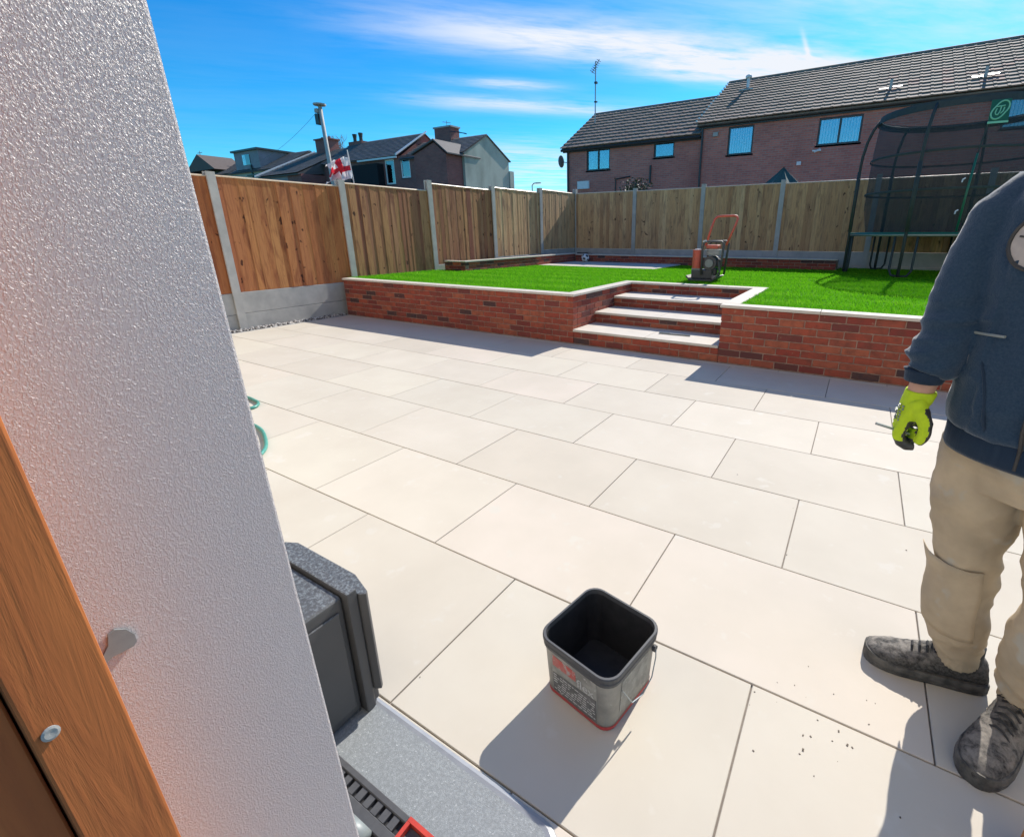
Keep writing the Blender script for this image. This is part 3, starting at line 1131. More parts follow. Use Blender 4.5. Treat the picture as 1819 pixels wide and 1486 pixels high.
def wall_with_holes(parent, x0, x1, z0, z1, y, holes, m, name='wall', th=0.25):
    """front wall at face y with rectangular openings (x0,x1,z0,z1)"""
    xs_ = sorted({x0, x1, *[h[0] for h in holes], *[h[1] for h in holes]})
    zs_ = sorted({z0, z1, *[h[2] for h in holes], *[h[3] for h in holes]})
    q = MB()
    for a, b_ in zip(xs_[:-1], xs_[1:]):
        run = None
        for c, d in zip(zs_[:-1], zs_[1:]):
            inside = any(h[0] - 1e-6 <= a and b_ <= h[1] + 1e-6 and h[2] - 1e-6 <= c and d <= h[3] + 1e-6 for h in holes)
            if not inside:
                run = (run[0], d) if run else (c, d)
            if inside and run:
                q.box(a, b_, y, y + th, run[0], run[1])
                run = None
        if run:
            q.box(a, b_, y, y + th, run[0], run[1])
    return q.build(name, m, parent)


GZ = 0.45
# --- right hand (taller) house
H1 = thing('brick_house', 'taller dark red brick house with long tiled roof behind the trampoline', 'house', (3, 21, GZ))
wins = [(-2.76, -1.83, 4.10, 5.08, 1), (0.33, 1.66, 4.17, 5.04, 2), (5.30, 6.60, 4.20, 5.05, 2)]
wall_with_holes(H1, -3.80, 12.0, -0.1, 5.28, 19.0, [q[:4] for q in wins], M_hb1)
gable_body(-3.79, 11.99, 19.26, 27.3, -0.1, 5.30, 5.30, 23.2, 7.47).build('side_wall', M_hb1, H1)
for q in wins:
    window(H1, q[0] + 0.004, q[1] - 0.004, q[2] + 0.004, q[3] - 0.004, 19.05, M_dkframe, q[4])
roof_tiles(H1, -3.95, 12.2, (18.78, 5.27), (23.2, 7.62), M_tile, 0.30, 0.325,
           red=lambda x, c, r: (2.0 < x < 7.5 and 0.08 < c < 0.5 and r.random() < 0.22))
MB().prism([(18.8, 5.245), (23.2, 7.585), (27.6, 5.245), (27.6, 5.20), (23.2, 7.53), (18.8, 5.20)], 'x', -3.93, 12.18).build('roof', M_tile, H1)
rdg = MB()
x = -3.97
while x < 12.1:
    rdg.tube([(x, 23.2, 7.61), (x + 0.44, 23.2, 7.61)], 0.10, 8)
    x += 0.445
rdg.build('ridge_tiles', M_tile, H1, smooth=False)
vg = MB()
for k in range(15):
    f = (k + 0.5) / 15
    y, z = 18.78 + (23.2 - 18.78) * f, 5.27 + (7.62 - 5.27) * f
    vg.box(-4.0, -3.94, y - 0.10, y + 0.10, z + 0.0, z + 0.06)
vg.build('verge_mortar', M_lead, H1)
MB().box(-3.90, 12.0, 18.93, 18.985, 5.10, 5.235).build('fascia', M_dkframe, H1)
MB().tube([(-3.92, 18.86, 5.205), (12.0, 18.86, 5.205)], 0.055, 8).build('gutter', M_dkframe, H1)
MB().tube([(-3.74, 18.95, 5.2), (-3.74, 18.95, 0.4)], 0.04, 8).build('downpipe', M_dkframe, H1)
vp = MB().tube([(-2.9, 22.1, 6.95), (-2.9, 22.1, 7.42)], 0.065, 10).tube([(-2.9, 22.1, 7.42), (-2.9, 22.1, 7.47), (-2.9, 22.1, 7.52), (-2.9, 22.1, 7.56)], [0.12, 0.13, 0.11, 0.03], 10).build('vent_pipe', M_lead, H1, smooth=False)
MB().box(-3.18, -2.62, 21.78, 21.92, 6.93, 6.955).build('flashing', M_lead, vp)
for xx in (2.28, 4.75):
    y, z = 19.72, 5.80
    v_ = MB().tube([(xx, y, z - 0.1), (xx, y, z + 0.30)], 0.042, 8).build('flue_pipe', M_conc, H1)
    FT = Matrix.Translation((xx, y, z + 0.055)) @ Matrix.Rotation(R(22), 4, 'X')
    MB().box(-0.33, -0.06, -0.06, 0.06, -0.006, 0.006, FT).box(0.06, 0.33, -0.06, 0.06, 0.012, 0.024, FT).build('flashing', M_lead, v_)
MB().box(0.24, 0.52, 18.90, 18.998, 3.99, 4.03).tube([(0.30, 18.93, 3.97), (0.50, 18.93, 4.05)], 0.035, 6).build('wall_light', M_white, H1)
MB().box(-0.22, -0.08, 18.93, 18.998, 3.58, 3.70).build('vent_cover', M_white, H1)
MB().box(-3.32, -3.14, 18.92, 18.998, 4.80, 4.94).build('alarm_box', M_conc, H1)

# --- left hand (lower) house
H2 = thing('brick_house', 'lower dark red brick house with tiled roof and tall aerial behind the far corner', 'house', (-7, 21, GZ))
wins = [(-9.10, -7.92, 3.97, 4.87, 2), (-5.87, -4.98, 4.27, 4.90, 1)]
wall_with_holes(H2, -10.15, -3.805, -0.1, 4.95, 19.3, [q[:4] for q in wins], M_hb1)
gable_body(-10.14, -3.81, 19.56, 25.3, -0.1, 4.99, 4.99, 22.4, 6.82).build('side_wall', M_hb1, H2)
for q in wins:
    window(H2, q[0] + 0.004, q[1] - 0.004, q[2] + 0.004, q[3] - 0.004, 19.35, M_dkframe, q[4], blinds=False)
roof_tiles(H2, -10.35, -3.86, (19.08, 4.96), (22.4, 6.95), M_tile, 0.30, 0.325, red=lambda x, c, r: (-5.8 < x < -4.2 and c < 0.3 and r.random() < 0.12))
MB().prism([(19.1, 4.935), (22.4, 6.915), (25.7, 4.935), (25.7, 4.89), (22.4, 6.86), (19.1, 4.89)], 'x', -10.33, -3.86).build('roof', M_tile, H2)
rdg = MB()
x = -10.36
while x < -4.0:
    rdg.tube([(x, 22.4, 6.93), (x + 0.44, 22.4, 6.93)], 0.09, 8)
    x += 0.445
rdg.build('ridge_tiles', M_tile, H2)
MB().box(-10.3, -3.87, 19.2, 19.285, 4.80, 4.92).build('fascia', M_dkframe, H2)
MB().tube([(-10.35, 19.12, 4.885), (-3.87, 19.12, 4.885)], 0.055, 8).build('gutter', M_dkframe, H2)
MB().tube([(-10.05, 19.24, 4.88), (-10.05, 19.24, 0.4)], 0.04, 8).build('downpipe', M_dkframe, H2)
dsh = MB()
rings = []
for rr_, oo in ((0.02, 0.0), (0.12, 0.012), (0.2, 0.035), (0.27, 0.07)):
    rings.append([(-10.30 - 0.15 - oo, 19.4 + rr_ * math.cos(a) , 4.48 + rr_ * math.sin(a)) for a in np.linspace(0, 2 * math.pi, 13)[:-1]])
dsh.loft(rings).tube([(-10.14, 19.4, 4.40), (-10.46, 19.4, 4.46)], 0.018, 6)
dsh.build('satellite_dish', M_midgrey, H2, smooth=False)
sg = MB().box(-9.52, -8.92, 19.18, 19.298, 3.22, 3.55).build('wall_vent', M_white, H2)
MB().box(-6.0, -5.94, 19.22, 19.298, 3.3, 4.0).build('cable_conduit', M_dkframe, H2)
MB().tube([(-7.6, 19.27, 3.0), (-7.6, 19.27, 3.55), (-6.9, 19.27, 3.62)], 0.03, 6).build('waste_pipe', M_dkframe, H2)

AE = thing('tv_aerial', 'tall thin television aerial on a mast beside the lower brick house gable', 'aerial', (-9.75, 21.3, 5.0))
MB().tube([(-9.75, 21.3, 4.6), (-9.75, 21.3, 8.9)], 0.028, 6).build('mast', M_steel, AE)
MB().box(-10.16, -9.70, 21.27, 21.33, 5.30, 5.36).box(-10.16, -9.70, 21.27, 21.33, 5.80, 5.86).build('wall_bracket', M_steel, AE)
a_ = MB().tube([(-9.95, 21.3, 8.45), (-9.55, 21.3, 8.95)], 0.018, 6)
for k in range(7):
    c = Vector((-9.92 + 0.055 * k, 21.3, 8.49 + 0.068 * k))
    a_.tube([c + Vector((-0.09, 0, 0.075)) * (1.2 - 0.08 * k), c - Vector((-0.09, 0, 0.075)) * (1.2 - 0.08 * k)], 0.011, 5)
    a_.tube([c + Vector((0, 0.2, 0)), c - Vector((0, 0.2, 0))], 0.011, 5)
a_.build('aerial_array', M_steel, AE)
MB().box(-9.79, -9.66, 21.24, 21.36, 7.98, 8.06).box(-9.79, -9.66, 21.24, 21.36, 7.2, 7.25).build('mast_clamp', M_dkframe, AE)

# --- terrace on the left: row of separate houses
T1 = thing('terraced_house', 'dark brick terraced house with slate roof and two tall white framed windows', 'house', (-33, 26, GZ))
wins = [(-29.75, -28.70, 4.85, 6.58, 1), (-28.02, -27.02, 5.20, 6.60, 1)]
wall_with_holes(T1, -37.2, -25.2, -0.1, 6.72, 25.0, [q[:4] for q in wins], M_hb2)
gable_body(-37.19, -28.3, 25.26, 30.8, -0.1, 6.70, 6.70, 27.9, 8.55).build('side_wall', M_hb2, T1)
gable_body(-28.29, -25.22, 25.26, 30.0, -0.1, 6.5, 6.5, 27.5, 7.9).build('side_wall', M_hb2, T1)
for q in wins:
    window(T1, q[0] + .004, q[1] - .004, q[2] + .004, q[3] - .004, 25.05, M_wframe, 1, blinds=False, fw=0.10)
roof_tiles(T1, -37.3, -28.2, (24.78, 6.74), (27.9, 8.68), M_slate, 0.30, 0.26, thick=0.02, profile=False)
MB().prism([(24.8, 6.71), (27.9, 8.64), (31.0, 6.71), (31.0, 6.66), (27.9, 8.58), (24.8, 6.66)], 'x', -37.28, -28.2).build('roof', M_slate, T1)
MB().prism([(24.75, 6.74), (27.9, 8.72), (27.9, 8.80), (24.75, 6.86)], 'x', -28.2, -28.06).build('verge_board', M_wframe, T1)
MB().box(-32.6, -28.15, 24.74, 24.86, 6.58, 6.70).build('gutter', M_wframe, T1)
MB().box(-33.2, -29.9, 24.4, 24.99, 3.0, 6.3).build('shade_block', M_room, T1)  # near-black block; the shade of a dark recess is put into its colour
pots = MB().box(-37.25, -35.5, 27.6, 28.4, 8.4, 8.78).build('chimney_base', M_hb2, T1)
for xx, hh in ((-36.85, 9.42), (-36.05, 9.45)):
    MB().tube([(xx, 28, 8.78), (xx, 28, 9.1), (xx, 28, hh)], [0.15, 0.14, 0.2], 8).build('chimney_pot', M_dkframe, pots)

T1b = thing('terraced_house', 'end terrace house with pale weathered rendered gable, slate roof and wide chimney', 'house', (-23.5, 27, GZ))
wall_with_holes(T1b, -25.19, -21.72, -0.1, 6.40, 25.02, [(-22.72, -22.25, 4.42, 5.12)], M_hb2)
window(T1b, -22.716, -22.254, 4.424, 5.116, 25.07, M_wframe, 1, blinds=False, fw=0.07)
MB().prism([(25.0, -0.1), (29.8, -0.1), (29.8, 6.42), (27.4, 7.78), (25.0, 6.46)], 'x', -21.95, -21.70).build('rendered_gable', M_render, T1b)
MB().prism([(25.3, -0.1), (29.79, -0.1), (29.79, 6.40), (27.4, 7.74), (25.3, 6.55)], 'x', -25.18, -21.96).build('side_wall', M_hb2, T1b)
MB().box(-21.98, -21.62, 29.82, 30.3, -0.1, 5.75).build('corner_pier', M_render, T1b)
roof_tiles(T1b, -28.0, -21.62, (24.82, 6.45), (27.4, 7.90), M_slate, 0.30, 0.26, thick=0.02, profile=False)
MB().prism([(24.85, 6.42), (27.4, 7.87), (30.0, 6.42), (30.0, 6.37), (27.4, 7.81), (24.85, 6.37)], 'x', -28.0, -21.62).build('roof', M_slate, T1b)
MB().box(-24.6, -21.7, 24.76, 24.86, 6.26, 6.36).build('gutter', M_dkframe, T1b)
st2 = MB().box(-26.3, -24.7, 27.0, 27.9, 7.4, 8.62).build('chimney_stack', M_hb2, T1b)
MB().box(-26.4, -24.6, 26.95, 27.95, 8.62, 8.72).build('chimney_cap', M_conc, st2)
MB().tube([(-24.68, 26.9, 8.3), (-22.9, 26.6, 7.95)], 0.03, 6).tube([(-23.5, 26.4, 8.08), (-23.0, 26.85, 7.95)], 0.03, 5).build('roof_aerial', M_dkframe, T1b)
MB().tube([(-25.4, 27.4, 8.7), (-25.4, 27.4, 9.15)], 0.02, 5).tube([(-25.8, 27.4, 9.1), (-25.0, 27.4, 8.95)], 0.02, 5).build('chimney_aerial', M_steel, st2)
# brick outrigger with the gable towards us
MB().prism([(-24.85, -0.1), (-21.9, -0.1), (-21.9, 6.2), (-22.9, 6.95), (-24.85, 6.35)], 'y', 23.5, 25.01).build('outrigger_wall', M_hb2, T1b)
MB().prism([(-25.0, 6.36), (-22.85, 7.06), (-21.65, 6.20), (-21.65, 6.28), (-22.85, 7.16), (-25.0, 6.46)], 'y', 23.38, 26.6).build('outrigger_roof', M_slate, T1b)

T2 = thing('terraced_house', 'terraced house with sloping slate rear roof and grey wall behind the flag', 'house', (-40.5, 26, GZ))
MB().box(-43.3, -37.25, 25.0, 30.6, -0.1, 6.6).build('wall', M_hb2, T2)
MB().box(-42.9, -39.2, 22.9, 24.98, -0.1, 5.9).build('grey_wall', M_lilac, T2)
MB().box(-39.19, -37.3, 22.9, 24.98, -0.1, 5.9).build('outrigger_wall', M_hb2, T2)
roof_tiles(T2, -43.3, -37.32, (22.6, 5.95), (28.3, 8.55), M_slate, 0.30, 0.26, thick=0.02, profile=False)
MB().prism([(22.7, 5.90), (28.3, 8.50), (31.0, 6.7), (31.0, 6.6), (22.7, 5.80)], 'x', -43.3, -37.32).build('roof', M_slate, T2)
MB().prism([(22.5, 5.93), (28.3, 8.55), (28.3, 8.66), (22.5, 6.05)], 'x', -43.46, -43.31).build('verge_board', M_wframe, T2)
window(T2, -42.7, -42.2, 4.9, 5.75, 22.89, M_wframe, 1, blinds=False, fw=0.08, sill=False)
MB().tube([(-42.2, 28.2, 8.4), (-42.2, 28.2, 9.6)], 0.025, 5).tube([(-42.9, 28.2, 9.5), (-41.7, 28.2, 9.65)], 0.02, 5).build('roof_aerial', M_steel, T2)

st1 = MB().box(-41.8, -40.0, 27.5, 28.6, 7.6, 9.3).box(-41.92, -39.88, 27.4, 28.7, 9.3, 9.4).build('chimney_stack', M_hb2, T2)
for xx in (-41.4, -40.9, -40.4):
    MB().tube([(xx, 28, 9.4), (xx, 28, 9.6)], [0.14, 0.11], 8).build('chimney_pot', M_hb2, st1)

T3 = thing('terraced_house', 'cream rendered terraced house with large flat roofed dormer left of the flag', 'house', (-48, 26, GZ))
wall_with_holes(T3, -52.5, -43.5, -0.1, 6.95, 25.0, [(-46.5, -45.4, 6.0, 6.85)], M_cream)
window(T3, -46.49, -45.41, 6.01, 6.84, 25.05, M_wframe, 1, blinds=False, fw=0.08)
MB().prism([(25.26, -0.1), (30.6, -0.1), (30.6, 6.9), (28.0, 8.5), (25.26, 6.9)], 'x', -52.4, -43.6).build('side_wall', M_cream, T3)
roof_tiles(T3, -52.5, -43.5, (24.8, 6.95), (28.0, 8.72), M_slate, 0.30, 0.26, thick=0.02, profile=False)
MB().prism([(24.8, 6.92), (28.0, 8.68), (31, 6.92), (31, 6.85), (28, 8.6), (24.8, 6.85)], 'x', -52.5, -43.5).build('roof', M_slate, T3)
dm = MB().box(-51.4, -47.05, 25.1, 28.6, 7.2, 8.72).build('dormer', M_lilac, T3)
MB().box(-51.6, -46.85, 24.9, 28.8, 8.72, 8.88).build('dormer_roof', M_dkframe, dm)
MB().box(-49.9, -48.6, 25.05, 25.095, 7.55, 8.45).build('dormer_window', M_glass, dm)
MB().box(-48.5, -48.3, 24.9, 25.0, 6.2, 7.5).box(-49.3, -47.3, 24.85, 24.95, 6.55, 6.65).build('soil_pipe', M_dkframe, T3)

T4 = thing('terraced_house', 'brown roofed house at the far left end of terrace beside the white panel', 'house', (-58, 26, GZ))
MB().box(-66, -52.6, 25.0, 31, -0.1, 7.0).build('wall', M_cream, T4)
roof_tiles(T4, -66, -52.55, (24.8, 7.0), (28.0, 8.55), M_brownroof, 0.30, 0.30, thick=0.03, profile=False)
MB().prism([(24.8, 6.97), (28.0, 8.52), (31.2, 6.97), (31.2, 6.9), (28, 8.45), (24.8, 6.9)], 'x', -66, -52.55).build('roof', M_brownroof, T4)
MB().prism([(-61.5, 7.6), (-58.3, 9.15), (-55.2, 7.6)], 'y', 24.9, 28.2).build('cross_gable_roof', M_brownroof, T4)
MB().tube([(-58.9, 25.5, 8.9), (-58.9, 25.5, 9.6)], 0.03, 5).tube([(-59.4, 25.5, 9.4), (-58.4, 25.5, 9.4)], 0.03, 5).build('roof_aerial', M_steel, T4)
MB().tube([(-56, 27.8, 8.4), (-56, 27.8, 9.0)], 0.07, 6).build('vent_pipe', M_conc, T4)

# --- poles
LP = thing('telegraph_pole', 'tall pale pole with small boxes at its top, left of the flag', 'pole', (-26.0, 18.0, -0.09))
MB().tube([(-25.72, 18, -0.09), (-26.05, 18, 4.8), (-26.22, 18, 8.45)], [0.14, 0.12, 0.10], 10).build('pole', M_conc, LP, smooth=True)
MB().tube([(-26.22, 18, 8.42), (-26.22, 18, 8.5), (-26.22, 18, 8.56)], [0.34, 0.36, 0.05], 10).build('cap_ring', M_conc, LP)
MB().box(-26.62, -26.30, 17.85, 18.15, 7.45, 8.0).build('junction_box', M_dkframe, LP)
MB().box(-26.50, -26.28, 17.8, 18.2, 8.05, 8.25).build('insulator_block', M_conc, LP)
pts = []
for k in range(25):
    f = k / 24
    pts.append((-26.4 + (-42.0 + 26.4) * f, 18 + 4 * f, 8.2 + (6.9 - 8.2) * f - 1.0 * 4 * f * (1 - f) * 0.35))
single(MB().tube(pts, 0.008, 5).build('overhead_cable', M_dkframe), 'thin dark cable sagging from the pale pole across the blue sky', 'cable')
SL = thing('street_lamp', 'tiny distant street lamp above the fence left of the corner', 'street lamp', (-26.8, 40, -0.09))
MB().tube([(-26.8, 40, -0.09), (-26.8, 40, 5.75), (-26.6, 40, 5.92), (-26.2, 40, 5.95)], 0.05, 6).build('lamp_column', M_steel, SL)
MB().box(-26.35, -25.8, 39.9, 40.1, 5.88, 5.97).build('lamp_head', M_conc, SL)

# --- flag
FL = thing('flag', 'white flag with red cross flying on a thin pole behind the left fence', 'flag', (-5.6, 4.56, -0.09))
MB().tube([(-5.6, 4.60, -0.09), (-5.6, 4.575, 2.19), (-5.6, 4.53, 2.69)], 0.010, 6).build('flagpole', M_wframe, FL)
fm_ = bpy.data.meshes.new('flag_cloth')
nx_, nz_ = 40, 24
vv_, ff_, uu_ = [], [], []
for j in range(nz_ + 1):
    for i in range(nx_ + 1):
        a, b_ = i / nx_, j / nz_
        y = 4.545 - a * 0.43 + 0.012 * math.sin(b_ * 9 + a * 5)
        x = -5.6 + 0.10 * math.sin(a * 12 + b_ * 4.0) * (0.15 + a) + 0.045 * math.sin(a * 25 - b_ * 8) * a
        z = 2.235 + b_ * 0.345 * (1 - 0.35 * a) - 0.05 * a + 0.06 * math.sin(a * 2.6) * (b_ - 0.3) + 0.045 * math.sin(a * 11 + b_ * 5) * a - 0.03 * a * a
        if a > 0.9:
            z += (a - 0.9) * 0.35 * math.sin(b_ * 22)
        vv_.append((x, y, z))
        uu_.append((a, b_))
for j in range(nz_):
    for i in range(nx_):
        q = j * (nx_ + 1) + i
        ff_.append((q, q + 1, q + nx_ + 2, q + nx_ + 1))
fm_.from_pydata(vv_, [], ff_)
ul = fm_.uv_layers.new(name='UVMap')
for lp in fm_.loops:
    ul.data[lp.index].uv = uu_[lp.vertex_index]
fm_.polygons.foreach_set('use_smooth', [True] * len(fm_.polygons))
fm_.materials.append(M_flag)
link('flag_cloth', fm_, FL)

# --- bare tree far behind the terrace
TR = thing('bare_tree', 'leafless tree top showing above slate roofs right of the pale pole', 'tree', (-48.6, 35, -0.09))
MB().tube([(-48.6, 35, -0.09), (-48.5, 35, 4), (-48.9, 35, 7.5)], [0.3, 0.24, 0.16], 8).build('trunk', M_twig, TR)
tw = MB()
rt = random.Random(11)


def branch(p, d, ln, r, dep):
    q = p + d * ln
    tw.tube([p, (p + q) / 2 + Vector((rt.uniform(-.05, .05), rt.uniform(-.05, .05), 0)) * ln, q], [r, r * 0.8, r * 0.6], 4, cap=False)
    if dep == 0:
        return
    for k in range(4 if dep > 1 else 3):
        nd = (d + Vector((rt.uniform(-.7, .7), rt.uniform(-.7, .7), rt.uniform(-.15, .5)))).normalized()
        branch(p + d * ln * rt.uniform(0.5, 1.0), nd, ln * rt.uniform(0.5, 0.8), r * 0.6, dep - 1)


branch(Vector((-48.9, 35, 7.4)), Vector((-0.22, 0, 1)).normalized(), 1.9, 0.09, 4)
branch(Vector((-48.9, 35, 7.4)), Vector((0.35, 0, 1)).normalized(), 1.4, 0.08, 4)
tw.build('crown', M_twig, TR)

# --- folded garden parasol and a dark shrub seen just over the back fence
PA = thing('garden_parasol', 'dark teal garden parasol showing above the back fence below the house windows', 'parasol', (0.10, 14, -0.09))
MB().tube([(0.10, 14, -0.09), (0.10, 14, 3.0)], 0.025, 8).build('pole', M_dkframe, PA)
cn = MB()
rings = []
for z, rr_ in ((2.45, 0.62), (2.62, 0.42), (2.85, 0.16), (2.98, 0.03)):
    rings.append([(0.10 + rr_ * math.cos(a) * (1 if k % 2 else 0.86), 14 + rr_ * math.sin(a) * (1 if k % 2 else 0.86), z - (0 if k % 2 else 0.03)) for k, a in enumerate(np.linspace(0, 2 * math.pi, 17)[:-1])])
cn.loft(rings)
cn.build('canopy', mat('teal_canopy', (0.02, 0.075, 0.075), (0.03, 0.10, 0.09), 8, rough=0.8), PA)
SH = thing('garden_bush', 'small dark shrub top peeping over the back fence beside the second post', 'shrub', (-4.3, 14, -0.09))
MB().tube([(-4.3, 14, -0.09), (-4.25, 14, 2.3)], [0.05, 0.02], 6).build('stem', M_twig, SH)
lf = MB()
for k in range(700):
    p = Vector((rt.gauss(0, .24), rt.gauss(0, .22), rt.gauss(0, .16)))
    c = Vector((-4.3, 14, 2.58)) + p
    a, b_ = Vector((rt.uniform(-1, 1), rt.uniform(-1, 1), rt.uniform(-1, 1))).normalized() * 0.045, Vector((rt.uniform(-1, 1), rt.uniform(-1, 1), rt.uniform(-1, 1))).normalized() * 0.03
    q = len(lf.v)
    lf.v += [tuple(c - a), tuple(c + b_), tuple(c + a), tuple(c - b_)]
    lf.f.append((q, q + 1, q + 2, q + 3))
lf.build('crown', mat('dark_leaf', (0.03, 0.05, 0.02), (0.05, 0.075, 0.03), 6, rough=0.6), SH)

# ================================================================== TRAMPOLINE
TC = Vector((3.46, 9.95, 0))
TR_ = 1.38
tz = lz(9.95)
TP = thing('trampoline', 'large round trampoline with dark safety net and green padding on the lawn', 'trampoline', (TC.x, TC.y, tz))


def cir(r, z, n=48, a0=0.0, a1=360.0):
    return [(TC.x + r * math.cos(R(a0 + (a1 - a0) * k / n)), TC.y + r * math.sin(R(a0 + (a1 - a0) * k / n)), z) for k in range(n if a1 - a0 >= 360 else n + 1)]


MB().tube(cir(TR_, 1.245), 0.024, 8, closed=True).build('frame_ring', M_steel, TP, smooth=True)
MB().loft([cir(TR_ + 0.035, 1.262), cir(TR_ + 0.02, 1.285), cir(TR_ - 0.24, 1.282), cir(TR_ - 0.24, 1.262)], cap=False).build('edge_pad', M_green, TP)
MB().loft([cir(TR_ - 0.22, 1.250), cir(TR_ - 0.22, 1.256)]).build('jumping_mat', M_mat, TP)
poles = (187, 247, 307, 7, 67, 127)


def pole_pt(a, r, z):
    return (TC.x + r * math.cos(R(a)), TC.y + r * math.sin(R(a)), z)


for a in poles:
    lzv = lambda r_: lz(TC.y + r_ * math.sin(R(a)))
    zf_ = lzv(1.4)
    pts = [pole_pt(a, 1.41, z) for z in (zf_ + 0.02, 1.2, 2.0, 2.40)] + [pole_pt(a, 1.40, 2.62), pole_pt(a, 1.36, 2.86), pole_pt(a, 1.29, 3.06), pole_pt(a, 1.20, 3.20)]
    po = MB().tube(pts, 0.024, 8).build('net_pole', M_netpole, TP, smooth=True)
    MB().tube([pole_pt(a, 1.41, z) for z in (1.30, 1.9, 2.36)], 0.034, 10).build('foam_sleeve', M_netpole, po, smooth=True)
    # leg beside the pole with a bar on the ground
    for s in (-7, 7):
        MB().tube([pole_pt(a + s, 1.37, 1.24), pole_pt(a + s, 1.37, zf_ + 0.12), pole_pt(a + s * 0.7, 1.38, zf_ + 0.03), pole_pt(a, 1.39, zf_ + 0.02)], 0.019, 8).build('leg', M_netpole, TP, smooth=True)
MB().tube(cir(1.20, 3.20), 0.016, 8, closed=True).build('top_hoop', M_netpole, TP, smooth=True)
MB().loft([cir(1.215, 3.235), cir(1.225, 3.20), cir(1.235, 3.12), cir(1.228, 3.12), cir(1.205, 3.20)], cap=False).build('net_hem', M_netpole, TP)
# net: one sheet of revolution
nv, nf, nu = [], [], []
prof = [(1.15, 1.29), (1.24, 1.7), (1.25, 2.3), (1.24, 2.7), (1.22, 3.0), (1.20, 3.2)]
NA = 64
for j, (r_, z) in enumerate(prof):
    for k in range(NA + 1):
        a = 2 * math.pi * k / NA
        sag = 1 - 0.012 * math.cos(6 * (a - R(247))) * (1 if 0 < j < 5 else 0)
        nv.append((TC.x + r_ * math.cos(a) * sag, TC.y + r_ * math.sin(a) * sag, z))
        nu.append((a * 1.2, z))
for j in range(len(prof) - 1):
    for k in range(NA):
        q = j * (NA + 1) + k
        nf.append((q, q + 1, q + NA + 2, q + NA + 1))
nm = bpy.data.meshes.new('safety_net')
nm.from_pydata(nv, [], nf)
ul = nm.uv_layers.new(name='UVMap')
for lp in nm.loops:
    ul.data[lp.index].uv = nu[lp.vertex_index]
nm.polygons.foreach_set('use_smooth', [True] * len(nm.polygons))
nm.materials.append(M_net)
link('safety_net', nm, TP)
for z, r_ in ((1.95, 1.262), (2.52, 1.262)):
    MB().loft([cir(r_, z - 0.018), cir(r_ + 0.004, z), cir(r_, z + 0.018)], cap=False).build('webbing_band', M_netpole, TP)
dr = MB().tube([(3.56, 8.645, 1.30), (3.575, 8.63, 1.9), (3.60, 8.65, 2.42)], 0.016, 8).build('door_pole', M_green, TP, smooth=True)
for z in (1.62, 2.08):
    MB().tube([(3.52, 8.63, z), (3.49, 8.61, z - 0.02), (3.485, 8.60, z - 0.06)], 0.010, 6).build('clip', M_white, dr)
MB().tube([(3.60, 8.65, 2.42), (3.645, 8.67, 2.84)], 0.010, 6).build('zip', M_netpole, TP)
# badge: green panel with a leaf outline and letter strokes
BG = Matrix.Translation((3.745, 8.668, 2.985)) @ Matrix.Rotation(R(4), 4, 'Z') @ Matrix.Rotation(R(-9), 4, 'X')
bpn = MB().box(-0.115, 0.115, 0.0, 0.006, -0.145, 0.145, BG)
badge = bpn.build('badge', mat('badge_green', (0.006, 0.11, 0.055), rough=0.4), TP)
lf_ = MB()


def stroke(mb, pts, r):
    mb.tube([BG @ Vector((p[0], -0.004, p[1])) for p in pts], r, 5)


out = []
for k in range(24):
    t = k / 24 * 2 * math.pi
    rr_ = 0.092 + 0.022 * math.cos(2 * (t - R(52))) + 0.010 * abs(math.cos(t - R(52))) ** 6
    out.append((rr_ * math.cos(t), rr_ * math.sin(t) * 1.12))
lf_.tube([BG @ Vector((p[0], -0.004, p[1])) for p in out], 0.0105, 5, closed=True)
stroke(lf_, [(-0.045, 0.045), (0.05, 0.055)], 0.008)
stroke(lf_, [(0.008, 0.05), (0.0, -0.02), (-0.02, -0.065)], 0.008)
stroke(lf_, [(-0.04, 0.02), (-0.052, -0.03), (-0.045, -0.06), (-0.02, -0.066)], 0.008)
stroke(lf_, [(0.045, 0.03), (0.035, -0.02), (0.012, -0.05)], 0.008)
lf_.build('badge_print', M_ltgreen, badge)
MB().box(-0.12, 0.12, 0.0, 0.005, -0.178, -0.150, BG).build('badge_hem', M_ltgreen, TP)

# ================================================================== PLATE COMPACTOR
cz = lz(6.3)
PC = thing('plate_compactor', 'red petrol plate compactor with tall looped handle standing on the lawn edge', 'plate compactor', (0.28, 6.30, cz))
bp_ = MB()
bp_.prism([(0.03, cz + 0.07), (0.09, cz + 0.008), (0.44, cz + 0.008), (0.52, cz + 0.075), (0.50, cz + 0.085), (0.43, cz + 0.035), (0.10, cz + 0.035), (0.045, cz + 0.085)], 'y', 6.10, 6.52)
bp_.build('base_plate', M_dkgrey, PC)
MB().box(0.10, 0.42, 6.16, 6.46, cz + 0.036, cz + 0.17).build('exciter_housing', M_dkgrey, PC, bevel=0.02, segs=2)
tk = MB()
tk.loft([[(0.165 + 0.078 * math.cos(a), 6.24 + 0.085 * math.sin(a), z) for a in np.linspace(0, 2 * math.pi, 15)[:-1]] for z in (cz + 0.19, cz + 0.20, cz + 0.44, cz + 0.46)])
tk.build('water_tank', M_redpaint, PC, smooth=False)
MB().tube([(0.165, 6.24, cz + 0.46), (0.165, 6.24, cz + 0.475)], 0.05, 10).build('tank_cap', M_white, PC)
MB().box(0.10, 0.23, 6.17, 6.31, cz + 0.10, cz + 0.19).build('tank_bracket', M_midgrey, PC)
en = MB().tube([(0.37, 6.16, cz + 0.27), (0.37, 6.42, cz + 0.27)], 0.105, 14).build('engine', M_dkgrey, PC)
